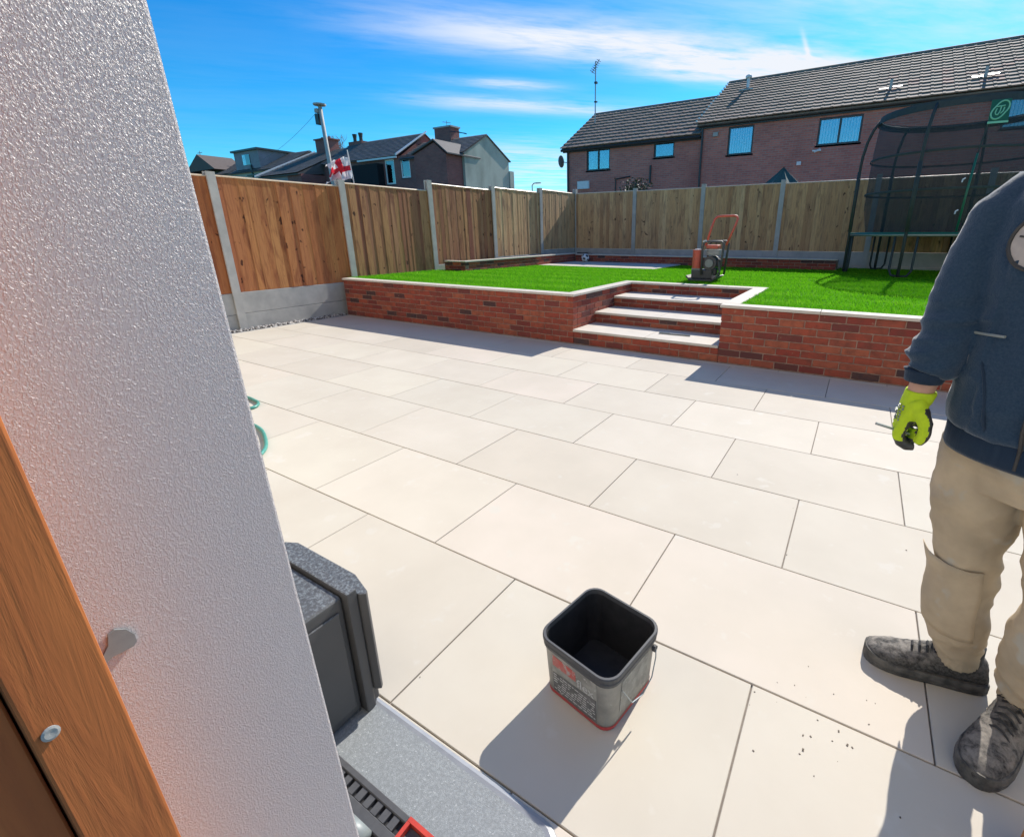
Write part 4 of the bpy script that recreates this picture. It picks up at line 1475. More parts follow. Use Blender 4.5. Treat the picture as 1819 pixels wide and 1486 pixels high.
for k in range(5):
    MB().box(0.26, 0.49, 6.22, 6.42, cz + 0.385 + k * 0.018, cz + 0.393 + k * 0.018).build('cooling_fin', M_steel, en)
MB().tube([(0.37, 6.135, cz + 0.27), (0.37, 6.16, cz + 0.27)], 0.062, 12).build('starter_cover', M_midgrey, PC)
MB().box(0.42, 0.52, 6.20, 6.34, cz + 0.22, cz + 0.33).box(0.44, 0.50, 6.12, 6.20, cz + 0.10, cz + 0.2).build('silencer', M_black, PC, bevel=0.012)
MB().box(0.29, 0.47, 6.20, 6.40, cz + 0.48, cz + 0.535).build('fuel_tank', M_redpaint, PC, bevel=0.015, segs=2)
MB().tube([(0.265, 6.14, cz + 0.10), (0.255, 6.14, cz + 0.50), (0.275, 6.14, cz + 0.565), (0.31, 6.14, cz + 0.585), (0.53, 6.14, cz + 0.585), (0.565, 6.14, cz + 0.56), (0.56, 6.14, cz + 0.4), (0.53, 6.14, cz + 0.09)], 0.017, 8).build('roll_frame', M_dkgrey, PC, smooth=True)
MB().tube([(0.265, 6.46, cz + 0.10), (0.255, 6.46, cz + 0.50), (0.31, 6.46, cz + 0.585), (0.53, 6.46, cz + 0.585), (0.565, 6.46, cz + 0.55), (0.53, 6.46, cz + 0.09)], 0.017, 8).build('roll_frame', M_dkgrey, PC, smooth=True)
MB().tube([(0.255, 6.30, cz + 0.52), (0.315, 6.33, cz + 0.78), (0.345, 6.36, cz + 0.90), (0.375, 6.37, cz + 0.935), (0.42, 6.375, cz + 0.945), (0.62, 6.375, cz + 0.95), (0.665, 6.37, cz + 0.94), (0.685, 6.36, cz + 0.905), (0.665, 6.34, cz + 0.82), (0.565, 6.30, cz + 0.53)], 0.017, 10).build('handle', M_redpaint, PC, smooth=True)
MB().tube([(0.26, 6.14, cz + 0.585), (0.30, 6.13, cz + 0.60), (0.33, 6.14, cz + 0.575)], 0.012, 6).build('control_lever', M_white, PC)
MB().tube([(0.52, 6.12, cz + 0.3), (0.545, 6.10, cz + 0.16), (0.51, 6.10, cz + 0.06)], 0.014, 6).build('transport_bracket', M_dkgrey, PC)

# ================================================================== FOOTBALL
bm = bmesh.new()
bmesh.ops.create_icosphere(bm, subdivisions=3, radius=0.105)
fbm = bpy.data.meshes.new('football')
bm.to_mesh(fbm)
bm.free()
fbm.materials.append(M_white)
fbm.materials.append(M_black)
icov = [Vector(q).normalized() for q in ((0, 1, 1.618), (0, -1, 1.618), (0, 1, -1.618), (0, -1, -1.618), (1, 1.618, 0), (-1, 1.618, 0), (1, -1.618, 0), (-1, -1.618, 0), (1.618, 0, 1), (-1.618, 0, 1), (1.618, 0, -1), (-1.618, 0, -1))]
for p in fbm.polygons:
    p.use_smooth = True
    c = Vector(p.center).normalized()
    if max(c.dot(q) for q in icov) > 0.94:
        p.material_index = 1
fb = link('football', fbm, loc=(-3.98, 10.08, 0.671), rot=(0.4, 0.3, 0.9))
single(fb, 'white and black football resting against the back planter', 'ball')

# ================================================================== BUCKET
BC = Vector((1.8575, -0.2294, 0))
BY = R(-9.8)
BM_ = Matrix.Translation(BC) @ Matrix.Rotation(BY, 4, 'Z')
BK = thing('bucket', 'open black square plastic bucket with worn grey and red label on paving', 'bucket', (BC.x, BC.y, 0.0))


def rsq(h, r, z, n=7):
    """rounded square ring, half size h, corner radius r"""
    pts = []
    for cxs, cys, a0 in ((1, 1, 0), (-1, 1, 90), (-1, -1, 180), (1, -1, 270)):
        for k in range(n):
            a = R(a0 + 90 * k / (n - 1))
            pts.append(BM_ @ Vector((cxs * (h - r) + r * math.cos(a), cys * (h - r) + r * math.sin(a), z)))
    return pts


M_bodyout = mat('grubby_grey_bucket', (0.30, 0.285, 0.25), (0.17, 0.165, 0.15), 12, rough=0.5, speck=((0.42, 0.41, 0.38), 30, 0.66))
HB, HT, HZ = 0.1185, 0.1277, 0.180       # half sizes at the base and under the rim, height of the wall
MB().loft([rsq(HB - .002, 0.035, 0.001), rsq(HB, 0.037, 0.006), rsq(HT, 0.043, HZ)], cap=False).build('bucket_body', M_bodyout, BK, smooth=True)
MB().loft([rsq(HB - .003, 0.035, 0.004), rsq(HB - .0025, 0.0352, 0.008), rsq(HT - .0025, 0.042, HZ + .012)], cap=False).loft([rsq(HB - .0025, 0.035, 0.003), rsq(HB - .0025, 0.035, 0.007)]).build('bucket_inside', M_black, BK, smooth=False)
MB().loft([rsq(HT - .0005, 0.043, HZ - .004), rsq(HT + .0045, 0.046, HZ - .005), rsq(HT + .0055, 0.047, HZ + .004), rsq(HT + .0038, 0.046, HZ + .007), rsq(HT + .0038, 0.046, HZ + .010), rsq(HT + .0065, 0.047, HZ + .012), rsq(HT + .0065, 0.047, HZ + .022), rsq(HT + .0045, 0.046, HZ + .025), rsq(HT - .0012, 0.043, HZ + .025), rsq(HT - .003, 0.042, HZ + .010)], cap=False).build('rim', M_dkgrey, BK, smooth=False)
# label: a thin printed sleeve following the walls


def on_wall(s, z, face, lift):
    """point on a bucket wall: face 'y' = near left face (-y), 'x' = right face (+x)"""
    h = HB + (HT - HB) * (z - 0.006) / (HZ - 0.006) + lift
    return BM_ @ (Vector((s, -h, z)) if face == 'y' else Vector((h, s, z)))


def wall_patch(s0, s1, z0, z1, face, lift, name, m, parent, skew=0.0):
    b = MB()
    for s, z in ((s0, z0), (s1, z0), (s1, z1 + skew), (s0, z1)):
        b.v.append(tuple(on_wall(s, z, face, lift)))
    for s, z in ((s0, z0), (s1, z0), (s1, z1 + skew), (s0, z1)):
        b.v.append(tuple(on_wall(s, z, face, lift - 0.0008)))
    b.f = [(0, 1, 2, 3), (7, 6, 5, 4), (0, 4, 5, 1), (1, 5, 6, 2), (2, 6, 7, 3), (3, 7, 4, 0)]
    return b.build(name, m, parent)


M_lab = mat('faded_label', (0.33, 0.32, 0.285), (0.20, 0.195, 0.175), 26, rough=0.6, speck=((0.45, 0.44, 0.40), 50, 0.62))
M_redbase = mat('red_base', (0.46, 0.05, 0.05), (0.38, 0.07, 0.065), 30, rough=0.55)
M_labdk = mat('label_dark_panel', (0.10, 0.10, 0.095), (0.17, 0.165, 0.155), 40, rough=0.6, speck=((0.36, 0.35, 0.32), 70, 0.62))
M_labred = mat('label_red', (0.50, 0.075, 0.06), (0.44, 0.14, 0.12), 45, rough=0.6, speck=((0.40, 0.33, 0.30), 48, 0.52))
M_labink = mat('label_pale_ink', (0.66, 0.65, 0.62), (0.45, 0.44, 0.42), 70, rough=0.6)
lb = wall_patch(-0.080, 0.084, 0.020, 0.171, 'y', 0.0012, 'label', M_lab, BK)
wall_patch(-0.078, 0.082, 0.022, 0.094, 'y', 0.0022, 'label_panel', M_labdk, lb, skew=0.012)
MB().loft([rsq(HB + .0008, 0.037, 0.004), rsq(HB + .0016, 0.0375, 0.017)], cap=False).build('red_base_band', M_redbase, BK)
wall_patch(-0.070, 0.065, 0.045, 0.160, 'x', 0.0012, 'label', M_lab, BK)


def text_on(txt, s, z, size, m, name, parent, lift, slope=0.0):
    cu = bpy.data.curves.new('lettering', 'FONT')
    cu.body = txt
    cu.size = size
    cu.extrude = 0.0002
    to = bpy.data.objects.new('lettering', cu)
    COL.objects.link(to)
    dg = bpy.context.evaluated_depsgraph_get()
    tme = bpy.data.meshes.new_from_object(to.evaluated_get(dg))
    bpy.data.objects.remove(to)
    for vv in tme.vertices:
        p = vv.co.copy()
        zz_ = z + p.y + p.x * slope
        q = on_wall(s + p.x, zz_, 'y', lift + p.z)
        vv.co = q
    tme.materials.clear()
    tme.materials.append(m)
    o = link(name, tme, parent)
    return o


wall_patch(-0.076, 0.010, 0.122, 0.160, 'y', 0.0020, 'red_brand_block', M_labred, lb, skew=-0.004)
text_on('flex', 0.014, 0.110, 0.042, M_labink, 'lettering', lb, 0.0026)
ln = MB()
rr_ = random.Random(9)
for r_ in range(7):
    z = 0.088 - r_ * 0.0092
    s = -0.074
    while s < 0.072:
        e = s + rr_.uniform(0.006, 0.018)
        if rr_.random() < 0.8:
            b = len(ln.v)
            for ss, z_ in ((s, z), (min(e, 0.078), z), (min(e, 0.078), z + 0.0036), (s, z + 0.0036)):
                ln.v.append(tuple(on_wall(ss, z_, 'y', 0.0028)))
            ln.f.append((b, b + 1, b + 2, b + 3))
        s = e + 0.003
ln.build('small_print', M_labink, lb)
# carrying wire
lug = MB()
for s in (1,):
    c = BM_ @ Vector((0.130, 0.085, 0.156))
    lug.tube([c, BM_ @ Vector((0.139, 0.085, 0.156))], 0.010, 10)
lug.build('handle_lug', M_dkgrey, BK)
hp = [BM_ @ Vector(q) for q in ((0.139, 0.085, 0.156), (0.144, 0.078, 0.135), (0.150, 0.05, 0.088), (0.152, 0.0, 0.070), (0.149, -0.05, 0.085), (0.138, -0.085, 0.152))]
MB().tube(hp, 0.0018, 6).build('wire_handle', M_steel, BK)

# ================================================================== TOOL CASE standing on end
CS = thing('tool_case', 'tall dark grey tool case standing on end with dusty top beside doormat', 'tool case', (1.15, -0.68, 0.0))
M_case = bpy.data.materials.new('dusty_case_plastic')
M_case.use_nodes = True
t_ = NT(M_case.node_tree)
b_ = t_.n['Principled BSDF']
co = t_.new('ShaderNodeTexCoord').outputs['Object']
ge = t_.new('ShaderNodeNewGeometry')
sp_ = t_.new('ShaderNodeSeparateXYZ')
t_.l.new(ge.outputs['Normal'], sp_.inputs[0])
nz_ = t_.noise(co, 120, 5, 0.68)
dust = t_.math('MULTIPLY', t_.ramp(nz_, ((0.46, 0.0), (0.62, 1.0))), t_.ramp(sp_.outputs[2], ((0.6, 0.0), (0.9, 0.85))))
fine = t_.noise(co, 9, 4, 0.6)
base = t_.mixc(fine, (0.062, 0.063, 0.066), (0.088, 0.088, 0.09))
t_.l.new(t_.mixc(dust, base, (0.20, 0.225, 0.24)), b_.inputs['Base Color'])
b_.inputs['Roughness'].default_value = 0.48
bn_ = t_.noise(co, 900, 2, 0.5)
bpn_ = t_.new('ShaderNodeBump')
bpn_.inputs['Strength'].default_value = 0.25
bpn_.inputs['Distance'].default_value = 0.0004
t_.l.new(bn_, bpn_.inputs['Height'])
t_.l.new(bpn_.outputs[0], b_.inputs['Normal'])
z0 = 0.013
near = MB().box(0.93, 1.318, -0.788, -0.663, z0 + 0.006, 0.412).build('case_base', M_case, CS, bevel=0.012, segs=3)
MB().prism([(-0.770, 0.050), (-0.680, 0.050), (-0.680, 0.375), (-0.770, 0.375)], 'x', 1.3185, 1.324).build('raised_side_panel', M_case, near, bevel=0.002)
MB().box(0.915, 1.340, -0.6625, -0.6342, z0, 0.424).build('seam_flange', M_case, CS, bevel=0.004, segs=2)
ld = MB()
poly = [(0.94, -0.6335), (1.345, -0.6335), (1.360, -0.622), (1.352, -0.612), (1.268, -0.588), (0.99, -0.588), (0.95, -0.606)]
ld.prism(poly, 'z', 0.075, 0.408)
ld.build('case_lid', M_case, CS, bevel=0.004, segs=2)
MB().prism([(0.97, -0.6335), (1.325, -0.6335), (1.325, -0.612), (1.262, -0.592), (0.99, -0.592)], 'z', z0, 0.0745).build('lid_foot', M_case, CS, bevel=0.003)
MB().tube([(1.04, -0.735, 0.411), (1.04, -0.735, 0.425), (1.20, -0.735, 0.425), (1.20, -0.735, 0.411)], 0.008, 8).build('carry_handle', M_case, CS, smooth=True)

# ================================================================== DOORMAT
DM = thing('doormat', 'flat grey ribbed doormat with smooth pale rounded border on the paving', 'doormat', (1.4, -0.82, 0.0))


def rrect(x0, x1, y0, y1, r, z, n=8):
    pts = []
    for cx_, cy_, a0 in ((x1 - r, y1 - r, 0), (x0 + r, y1 - r, 90), (x0 + r, y0 + r, 180), (x1 - r, y0 + r, 270)):
        for k in range(n):
            a = R(a0 + 90 * k / (n - 1))
            pts.append((cx_ + r * math.cos(a), cy_ + r * math.sin(a), z))
    return pts


X0, X1, Y0, Y1 = 0.95, 1.985, -1.012, -0.612
MB().loft([rrect(X0, X1, Y0, Y1, 0.075, 0.0012), rrect(X0 + .003, X1 - .003, Y0 + .003, Y1 - .003, 0.073, 0.006), rrect(X0 + .012, X1 - .012, Y0 + .012, Y1 - .012, 0.066, 0.0095),
           rrect(X0 + .022, X1 - .022, Y0 + .022, Y1 - .022, 0.058, 0.0075)]).build('mat_border', M_rim, DM, smooth=False)
MB().loft([rrect(X0 + .022, X1 - .022, Y0 + .022, Y1 - .022, 0.058, 0.0078), rrect(X0 + .023, X1 - .023, Y0 + .023, Y1 - .023, 0.057, 0.0112)]).build('mat_pile', M_rubber, DM)

# ================================================================== TOOLBOX lying behind the panel
TB = thing('toolbox', 'black slotted toolbox with red latch and grey tube handle on the doormat', 'toolbox', (1.56, -0.9, 0.0115))
tz0 = 0.0125
MB().box(1.352, 1.80, -1.005, -0.818, tz0, 0.112).build('box_body', M_black, TB, bevel=0.008, segs=2)
MB().box(1.350, 1.703, -0.826, -0.812, 0.1125, 0.124).build('lid_rim', M_dkgrey, TB, bevel=0.002)
MB().box(1.350, 1.703, -0.872, -0.850, 0.1125, 0.122).build('lid_rim', M_dkgrey, TB, bevel=0.002)
x = 1.352
while x < 1.69:
    MB().box(x, x + 0.017, -0.8495, -0.8265, 0.1125, 0.121).build('slot_rib', M_dkgrey, TB)
    x += 0.0265
MB().tube([(1.40, -0.893, 0.128), (1.585, -0.893, 0.128)], 0.017, 12).build('tube_handle', M_dkgrey, TB, smooth=True)
MB().tube([(1.585, -0.893, 0.128), (1.655, -0.893, 0.128)], 0.021, 12).build('handle_grip', M_midgrey, TB, smooth=True)
lt = MB()
for (a, b, c, d) in ((1.706, 1.800, -0.822, -0.813), (1.706, 1.800, -0.905, -0.896)):
    lt.box(a, b, c, d, 0.1126, 0.130)
lt.box(1.706, 1.715, -0.8955, -0.8225, 0.1126, 0.130).box(1.791, 1.800, -0.8955, -0.8225, 0.1126, 0.130)
lt.build('red_latch', M_redpl, TB)
MB().box(1.7155, 1.7905, -0.895, -0.823, 0.1126, 0.117).build('latch_plate', M_dkgrey, TB)

# ================================================================== DOOR PANEL and STUD
pn = MB().box(1.848, 1.892, -1.95, -1.018, 0.0, 2.25).build('door_panel', M_panel, bevel=0.0025, segs=2)
single(pn, 'white stippled glossy panel standing upright at left edge of view', 'panel')
pn['_base'] = (0, 0, 0)
for v_ in pn.data.vertices:      # the sheet leans slightly back at the top
    v_.co.y += -math.tan(R(1.15)) * (v_.co.z - 1.25)
sa = Vector((1.962, -1.2045, 0))
d1 = Vector((-0.07, 0.9975, 0)).normalized()
d2 = Vector((-0.9975, -0.07, 0)).normalized()
SD = thing('timber_stud', 'rough orange brown timber stud standing in front of the white panel', 'timber', (sa.x, sa.y, 0))
c = [sa, sa + d1 * 0.042, sa + d1 * 0.042 + d2 * 0.063, sa + d2 * 0.063]
sdm = MB()
sdm.prism([(p.x, p.y) for p in c], 'z', 0.0, 2.4)
sdo = sdm.build('stud', M_stud, SD, bevel=0.0018, segs=2)
SD.rotation_euler = (R(0.75), 0, 0)
SD.location.y += 0.0125
b0_ = d1 * -0.0012 + d2 * 0.005
c_s = [b0_, b0_ - d1 * 0.045, b0_ - d1 * 0.045 + d2 * 0.05, b0_ + d2 * 0.05]
SD2 = MB().prism([(p.x, p.y) for p in c_s], 'z', 0.0, 2.4).build('timber_stud', M_stud, bevel=0.0015)
SD2.location = SD.location
SD2.rotation_euler = SD.rotation_euler
single(SD2, 'darker reddish timber stud tight behind the front stud at the bottom left corner', 'timber')
n1_ = Vector((d1.y, -d1.x, 0))
cs_ = sa + d1 * 0.0085 + n1_ * 0.0005
ring = []
for rr0, h0 in ((0.0042, 0.0), (0.0044, 0.0008), (0.0030, 0.0012), (0.0005, 0.0009)):
    ring.append([tuple(cs_ + n1_ * h0 + d1 * (rr0 * math.cos(a)) + Vector((0, 0, 1.0185 + rr0 * 1.15 * math.sin(a)))) for a in np.linspace(0, 2 * math.pi, 17)[:-1]])
MB().loft(ring).build('screw_head', M_conc, SD, smooth=False)
# small metal tab between stud and panel
tb = MB()
prof_ = [(-1.166, 0.996), (-1.157, 1.003), (-1.152, 1.010), (-1.150, 1.019), (-1.146, 1.0205), (-1.140, 1.016), (-1.1365, 1.008), (-1.1365, 1.001), (-1.139, 0.998), (-1.146, 0.9985), (-1.152, 0.999), (-1.158, 0.9955), (-1.166, 0.989)]
tb.prism(prof_, 'x', 1.8925, 1.8945)
single(tb.build('metal_tab', M_steel), 'small grey metal tab on the white panel poking out behind the stud', 'bracket')

# ================================================================== HOSE, BATTEN, GRIT
hs_ = [(-2.9, -0.1, .013), (-2.4, 0.40, .013), (-2.0, 0.57, .013), (-1.75, 0.575, .013), (-1.63, 0.535, .013), (-1.60, 0.46, .013), (-1.72, 0.38, .013), (-2.0, 0.28, .013), (-2.2, 0.1, .013),
       (-1.9, 0.12, .013), (-1.5, 0.27, .013), (-1.15, 0.29, .013), (-0.88, 0.205, .013), (-0.70, 0.10, .013), (-0.65, -0.02, .013), (-0.78, -0.16, .013), (-1.2, -0.35, .013), (-1.8, -0.5, .013)]


def smooth_path(p, sub=6):
    p = [Vector(q) for q in p]
    out_ = []
    for i in range(len(p) - 1):
        a, b, c_, d = p[max(i - 1, 0)], p[i], p[i + 1], p[min(i + 2, len(p) - 1)]
        for k in range(sub):
            t = k / sub
            out_.append(0.5 * ((2 * b) + (c_ - a) * t + (2 * a - 5 * b + 4 * c_ - d) * t * t + (3 * b - a - 3 * c_ + d) * t ** 3))
    out_.append(p[-1])
    return out_


single(MB().tube(smooth_path(hs_), 0.012, 10).build('garden_hose', M_hose, smooth=True), 'green garden hose coiled on paving partly hidden by the white panel', 'hose')
single(MB().box(2.842, 3.35, -0.205, -0.132, 0.0005, 0.098).build('timber_offcut', M_wood_a, bevel=0.003), 'orange timber offcut on paving in the bottom right corner', 'timber')
gr = MB()
rr_ = random.Random(21)
for k in range(30):
    if k < 24:
        x, y = rr_.gauss(2.40, 0.10), rr_.gauss(-0.03, 0.09)
    else:
        x, y = rr_.uniform(1.2, 3.0), rr_.uniform(-0.55, 1.4)
    s = rr_.uniform(0.0006, 0.0017) * (1.5 if rr_.random() < 0.12 else 1)
    M__ = Matrix.Translation((x, y, s * 0.4)) @ Matrix.Rotation(rr_.uniform(0, 6), 4, 'Z')
    gr.box(-s * 1.5, s * 1.5, -s, s, -s * 0.4, s * 0.7, M__)
gr.build('grit', M_dirt, kind='stuff')
stk = MB().tube([(0.55, 4.02, 0.187), (0.46, 4.03, 0.187), (0.43, 4.01, 0.187), (0.44, 3.985, 0.187), (0.80, 4.01, 0.187)], 0.008, 6).build('cable_offcut', M_midgrey)
single(stk, 'short grey bent offcut lying on the lowest porcelain tread', 'offcut')

# ================================================================== PERSON
FWD = Vector((-0.5, -0.866, 0))
RGT = Vector((FWD.y, -FWD.x, 0))      # the person's right hand side


def ell(c, a, b, ax, ay, n=28, e=2.0, off=0.0):
    """ellipse ring round c with half axes a along ax and b along ay (superellipse e)"""
    pts = []
    for k in range(n):
        t = 2 * math.pi * k / n + off
        ct, st_ = math.cos(t), math.sin(t)
        x = math.copysign(abs(ct) ** (2 / e), ct) * a
        y = math.copysign(abs(st_) ** (2 / e), st_) * b
        pts.append(Vector(c) + ax * x + ay * y)
    return pts


def limb(mb, pts, n=22, flat=1.0):
    """pts: (x,y,z,r) chain of round sections across the path"""
    P = [Vector(p[:3]) for p in pts]
    rings = []
    ref = FWD
    for i, p in enumerate(P):
        t = (P[min(i + 1, len(P) - 1)] - P[max(i - 1, 0)]).normalized()
        ax = t.cross(ref).normalized()
        ay = ax.cross(t).normalized()
        r = pts[i][3]
        rings.append(ell(p, r, r * (pts[i][4] if len(pts[i]) > 4 else 1.0), ax, ay, n))
    mb.loft(rings)


def grown(name, mb, m, parent, voxel=0.007, smooth_it=4, folds=None, index=None, tags=None):
    """union of the lofted pieces as one continuous surface, with folds pushed along the normals"""
    me0 = bpy.data.meshes.new(name)
    me0.from_pydata(mb.v, [], mb.f)
    bm_ = bmesh.new()
    bm_.from_mesh(me0)
    bmesh.ops.recalc_face_normals(bm_, faces=bm_.faces)
    bm_.to_mesh(me0)
    bm_.free()
    tmp = bpy.data.objects.new(name, me0)
    COL.objects.link(tmp)
    md = tmp.modifiers.new('r', 'REMESH')
    md.mode = 'VOXEL'
    md.voxel_size = voxel
    md.use_smooth_shade = True
    sm = tmp.modifiers.new('s', 'SMOOTH')
    sm.iterations = smooth_it
    sm.factor = 0.5
    dg = bpy.context.evaluated_depsgraph_get()
    me = bpy.data.meshes.new_from_object(tmp.evaluated_get(dg))
    bpy.data.objects.remove(tmp)
    bpy.data.meshes.remove(me0)
    me.name = name
    if folds:
        ns = [v_.normal.copy() for v_ in me.vertices]
        for v_, n_ in zip(me.vertices, ns):
            v_.co += n_ * folds(v_.co, n_)
    me.polygons.foreach_set('use_smooth', [True] * len(me.polygons))
    me.materials.clear()
    for q in (m if isinstance(m, (list, tuple)) else [m]):
        me.materials.append(q)
    if index:
        for p in me.polygons:
            p.material_index = index(Vector(p.center), Vector(p.normal))
    return link(name, me, parent)


def ridged(p):
    return 1.0 - abs(noise.noise(p)) * 2.0


PCN = Vector((2.785, 0.225, 0))


def at_body(z, r=0.0, f=0.0):
    return PCN + RGT * r + FWD * f + Vector((0, 0, z))


# --- body: one continuous figure
bd = MB()
bd.loft([ell(at_body(z, 0, f), a, b, RGT, FWD) for z, a, b, f in ((0.80, .150, .105, 0), (0.92, .165, .115, 0), (1.05, .150, .105, 0), (1.2, .165, .11, .005), (1.34, .175, .11, 0), (1.42, .14, .085, -.01), (1.46, .075, .065, -.01), (1.50, .055, .058, .005), (1.54, .055, .06, .015))])
R_leg = [(at_body(.84, .088).x, at_body(.84, .088).y, .84, .088), (2.718, .285, .66, .078), (2.728, .292, .47, .056), (2.745, .31, .30, .055), (2.778, .327, .12, .038), (2.795, .331, .06, .038)]
L_leg = [(at_body(.84, -.088).x, at_body(.84, -.088).y, .84, .088), (2.885, .175, .66, .078), (2.892, .15, .47, .056), (2.90, .185, .30, .055), (2.912, .235, .12, .038), (2.915, .235, .06, .038)]
limb(bd, R_leg)
limb(bd, L_leg)
R_arm = [(at_body(1.39, .155).x, at_body(1.39, .155).y, 1.39, .055), (2.585, .285, 1.25, .046), (2.570, .258, 1.11, .040), (2.548, .236, 1.01, .037), (2.533, .226, .935, .030), (2.526, .222, .88, .030)]
L_arm = [(at_body(1.39, -.155).x, at_body(1.39, -.155).y, 1.39, .055), (2.955, .105, 1.25, .046), (2.975, .06, 1.11, .040), (2.965, .0, 1.01, .037), (2.945, -.05, .935, .030), (2.94, -.065, .88, .030)]
limb(bd, R_arm)
limb(bd, L_arm)
hc = at_body(1.64, 0, .035)
bd.loft([ell(hc + Vector((0, 0, z)) + FWD * f, a, b, RGT, FWD) for z, a, b, f in ((-.125, .03, .035, .03), (-.10, .048, .06, .025), (-.05, .064, .082, .012), (0, .073, .096, 0), (.05, .075, .098, -.004), (.09, .062, .08, -.01), (.115, .03, .04, -.012))])
bd.loft([ell(hc + Vector((0, 0, z)) + FWD * f, a, .012, RGT, FWD, 10) for z, f, a in ((.01, .094, .008), (-.02, .104, .011), (-.042, .106, .015), (-.05, .096, .01))])
bd.loft([ell(hc + Vector((0, 0, z)) + FWD * .088, .022, .009, RGT, FWD, 10) for z in (-.085, -.078, -.072)])
for s in (1, -1):
    bd.loft([ell(hc + RGT * s * (.074 + o) + Vector((0, 0, -.01)) - FWD * .005, .012 + o * .4, .03, FWD, Vector((0, 0, 1)), 12) for o in (-.012, .004, .012)])
person = grown('person', bd, M_skin, None, voxel=0.010, smooth_it=4)
person['_base'] = (0, 0, 0)
single(person, 'man in navy fleece, beige work trousers and lime glove standing at right edge', 'person')
for s in (1, -1):
    e_ = MB().loft([ell(hc + RGT * s * .031 + FWD * f + Vector((0, 0, .015)), a, a * .7, RGT, Vector((0, 0, 1)), 10) for f, a in ((.080, .006), (.088, .012), (.092, .008))])
    e_.build('eye', M_white, person, smooth=True)
hr = MB()
hr.loft([ell(hc + Vector((0, 0, z)) + FWD * f, a, b, RGT, FWD) for z, a, b, f in ((-.04, .070, .075, -.035), (.02, .080, .092, -.022), (.06, .083, .104, -.008), (.10, .070, .088, -.01), (.13, .035, .045, -.012))])
grown('hair', hr, M_hair, person, voxel=0.008, smooth_it=2, folds=lambda p, n: 0.006 * noise.noise(p * 60))

# --- trousers
tr_ = MB()
tr_.loft([ell(at_body(z, 0, f), a, b, RGT, FWD, e=2.3) for z, a, b, f in ((0.70, .150, .105, -.005), (0.78, .178, .122, -.003), (0.86, .180, .125, 0), (0.96, .170, .12, 0))])


def leg_cloth(ch, r):
    out_ = []
    for (x, y, z, _), q in zip(ch, r):
        out_.append((x, y, z, q))
    return out_


hR, hL = at_body(.80, .088), at_body(.80, -.088)
R_cl = [(hR.x, hR.y, .80, .104), (2.712, .283, .64, .100), (2.720, .288, .50, .078), (2.733, .296, .40, .074), (2.738, .300, .30, .078), (2.752, .312, .21, .075), (2.766, .322, .165, .064), (2.776, .326, .115, .056), (2.781, .327, .078, .051)]
limb(tr_, R_cl)
limb(tr_, [(hL.x, hL.y, .80, .104), (2.882, .176, .64, .100), (2.890, .152, .50, .080), (2.893, .160, .40, .076), (2.898, .178, .30, .079), (2.905, .205, .21, .076), (2.909, .222, .165, .064), (2.912, .232, .115, .056), (2.914, .237, .078, .051)])


def trouser_folds(p, n):
    low = max(0.0, min(1.0, (0.42 - p.z) / 0.25))
    f = 0.007 * ridged(Vector((p.x * 7, p.y * 7, p.z * 13 + p.x * 7))) - 0.004 + 0.0028 * ridged(Vector((p.x * 11 + 4, p.y * 11, p.z * 16 - p.x * 14)))
    f += low * 0.010 * (ridged(Vector((p.x * 5 + 3, p.y * 5, p.z * 19 + p.x * 12))) - 0.45)
    f += 0.0016 * noise.noise(p * 28)
    if p.z < 0.125:
        f *= 0.5
        f += 0.0016 * math.sin(math.atan2(p.y - (0.327 if p.x < 2.85 else 0.235), p.x - (2.78 if p.x < 2.85 else 2.914)) * 34)
    return f


tro = grown('trousers', tr_, M_trous, person, voxel=0.006, smooth_it=5, folds=trouser_folds)
# knee pad pocket: cloth patch round the front of the shin with one top corner standing off
pkv, pkf = [], []
NU, NV = 14, 12
for j in range(NV + 1):
    z = 0.225 + 0.235 * j / NV
    for (xa, ya, za, ra), (xb, yb, zb, rb) in zip(R_cl[:-1], R_cl[1:]):
        if zb <= z <= za:
            f = (za - z) / (za - zb)
            cx0, cy0, r0 = xa + (xb - xa) * f, ya + (yb - ya) * f, ra + (rb - ra) * f
    for i in range(NU + 1):
        a = R(172 + 118 * i / NU)
        lift = 0.0085 + 0.003 * noise.noise(Vector((i * .4, j * .4, 1)))
        fl = max(0.0, (j / NV - 0.62) / 0.38) * max(0.0, 1 - i / (NU * 0.42))
        lift += 0.014 * fl
        pkv.append((cx0 + (r0 + lift) * math.cos(a), cy0 + (r0 + lift) * math.sin(a), z + 0.004 * fl - 0.006 * math.sin(i / NU * 3.1)))
for j in range(NV):
    for i in range(NU):
        q = j * (NU + 1) + i
        pkf.append((q, q + 1, q + NU + 2, q + NU + 1))
pkm = bpy.data.meshes.new('knee_pocket')
pkm.from_pydata(pkv, [], pkf)
pkm.materials.append(M_trous)
pkm.polygons.foreach_set('use_smooth', [True] * len(pkm.polygons))
pko = link('knee_pocket', pkm, person)
so_ = pko.modifiers.new('t', 'SOLIDIFY')
so_.thickness = 0.0025
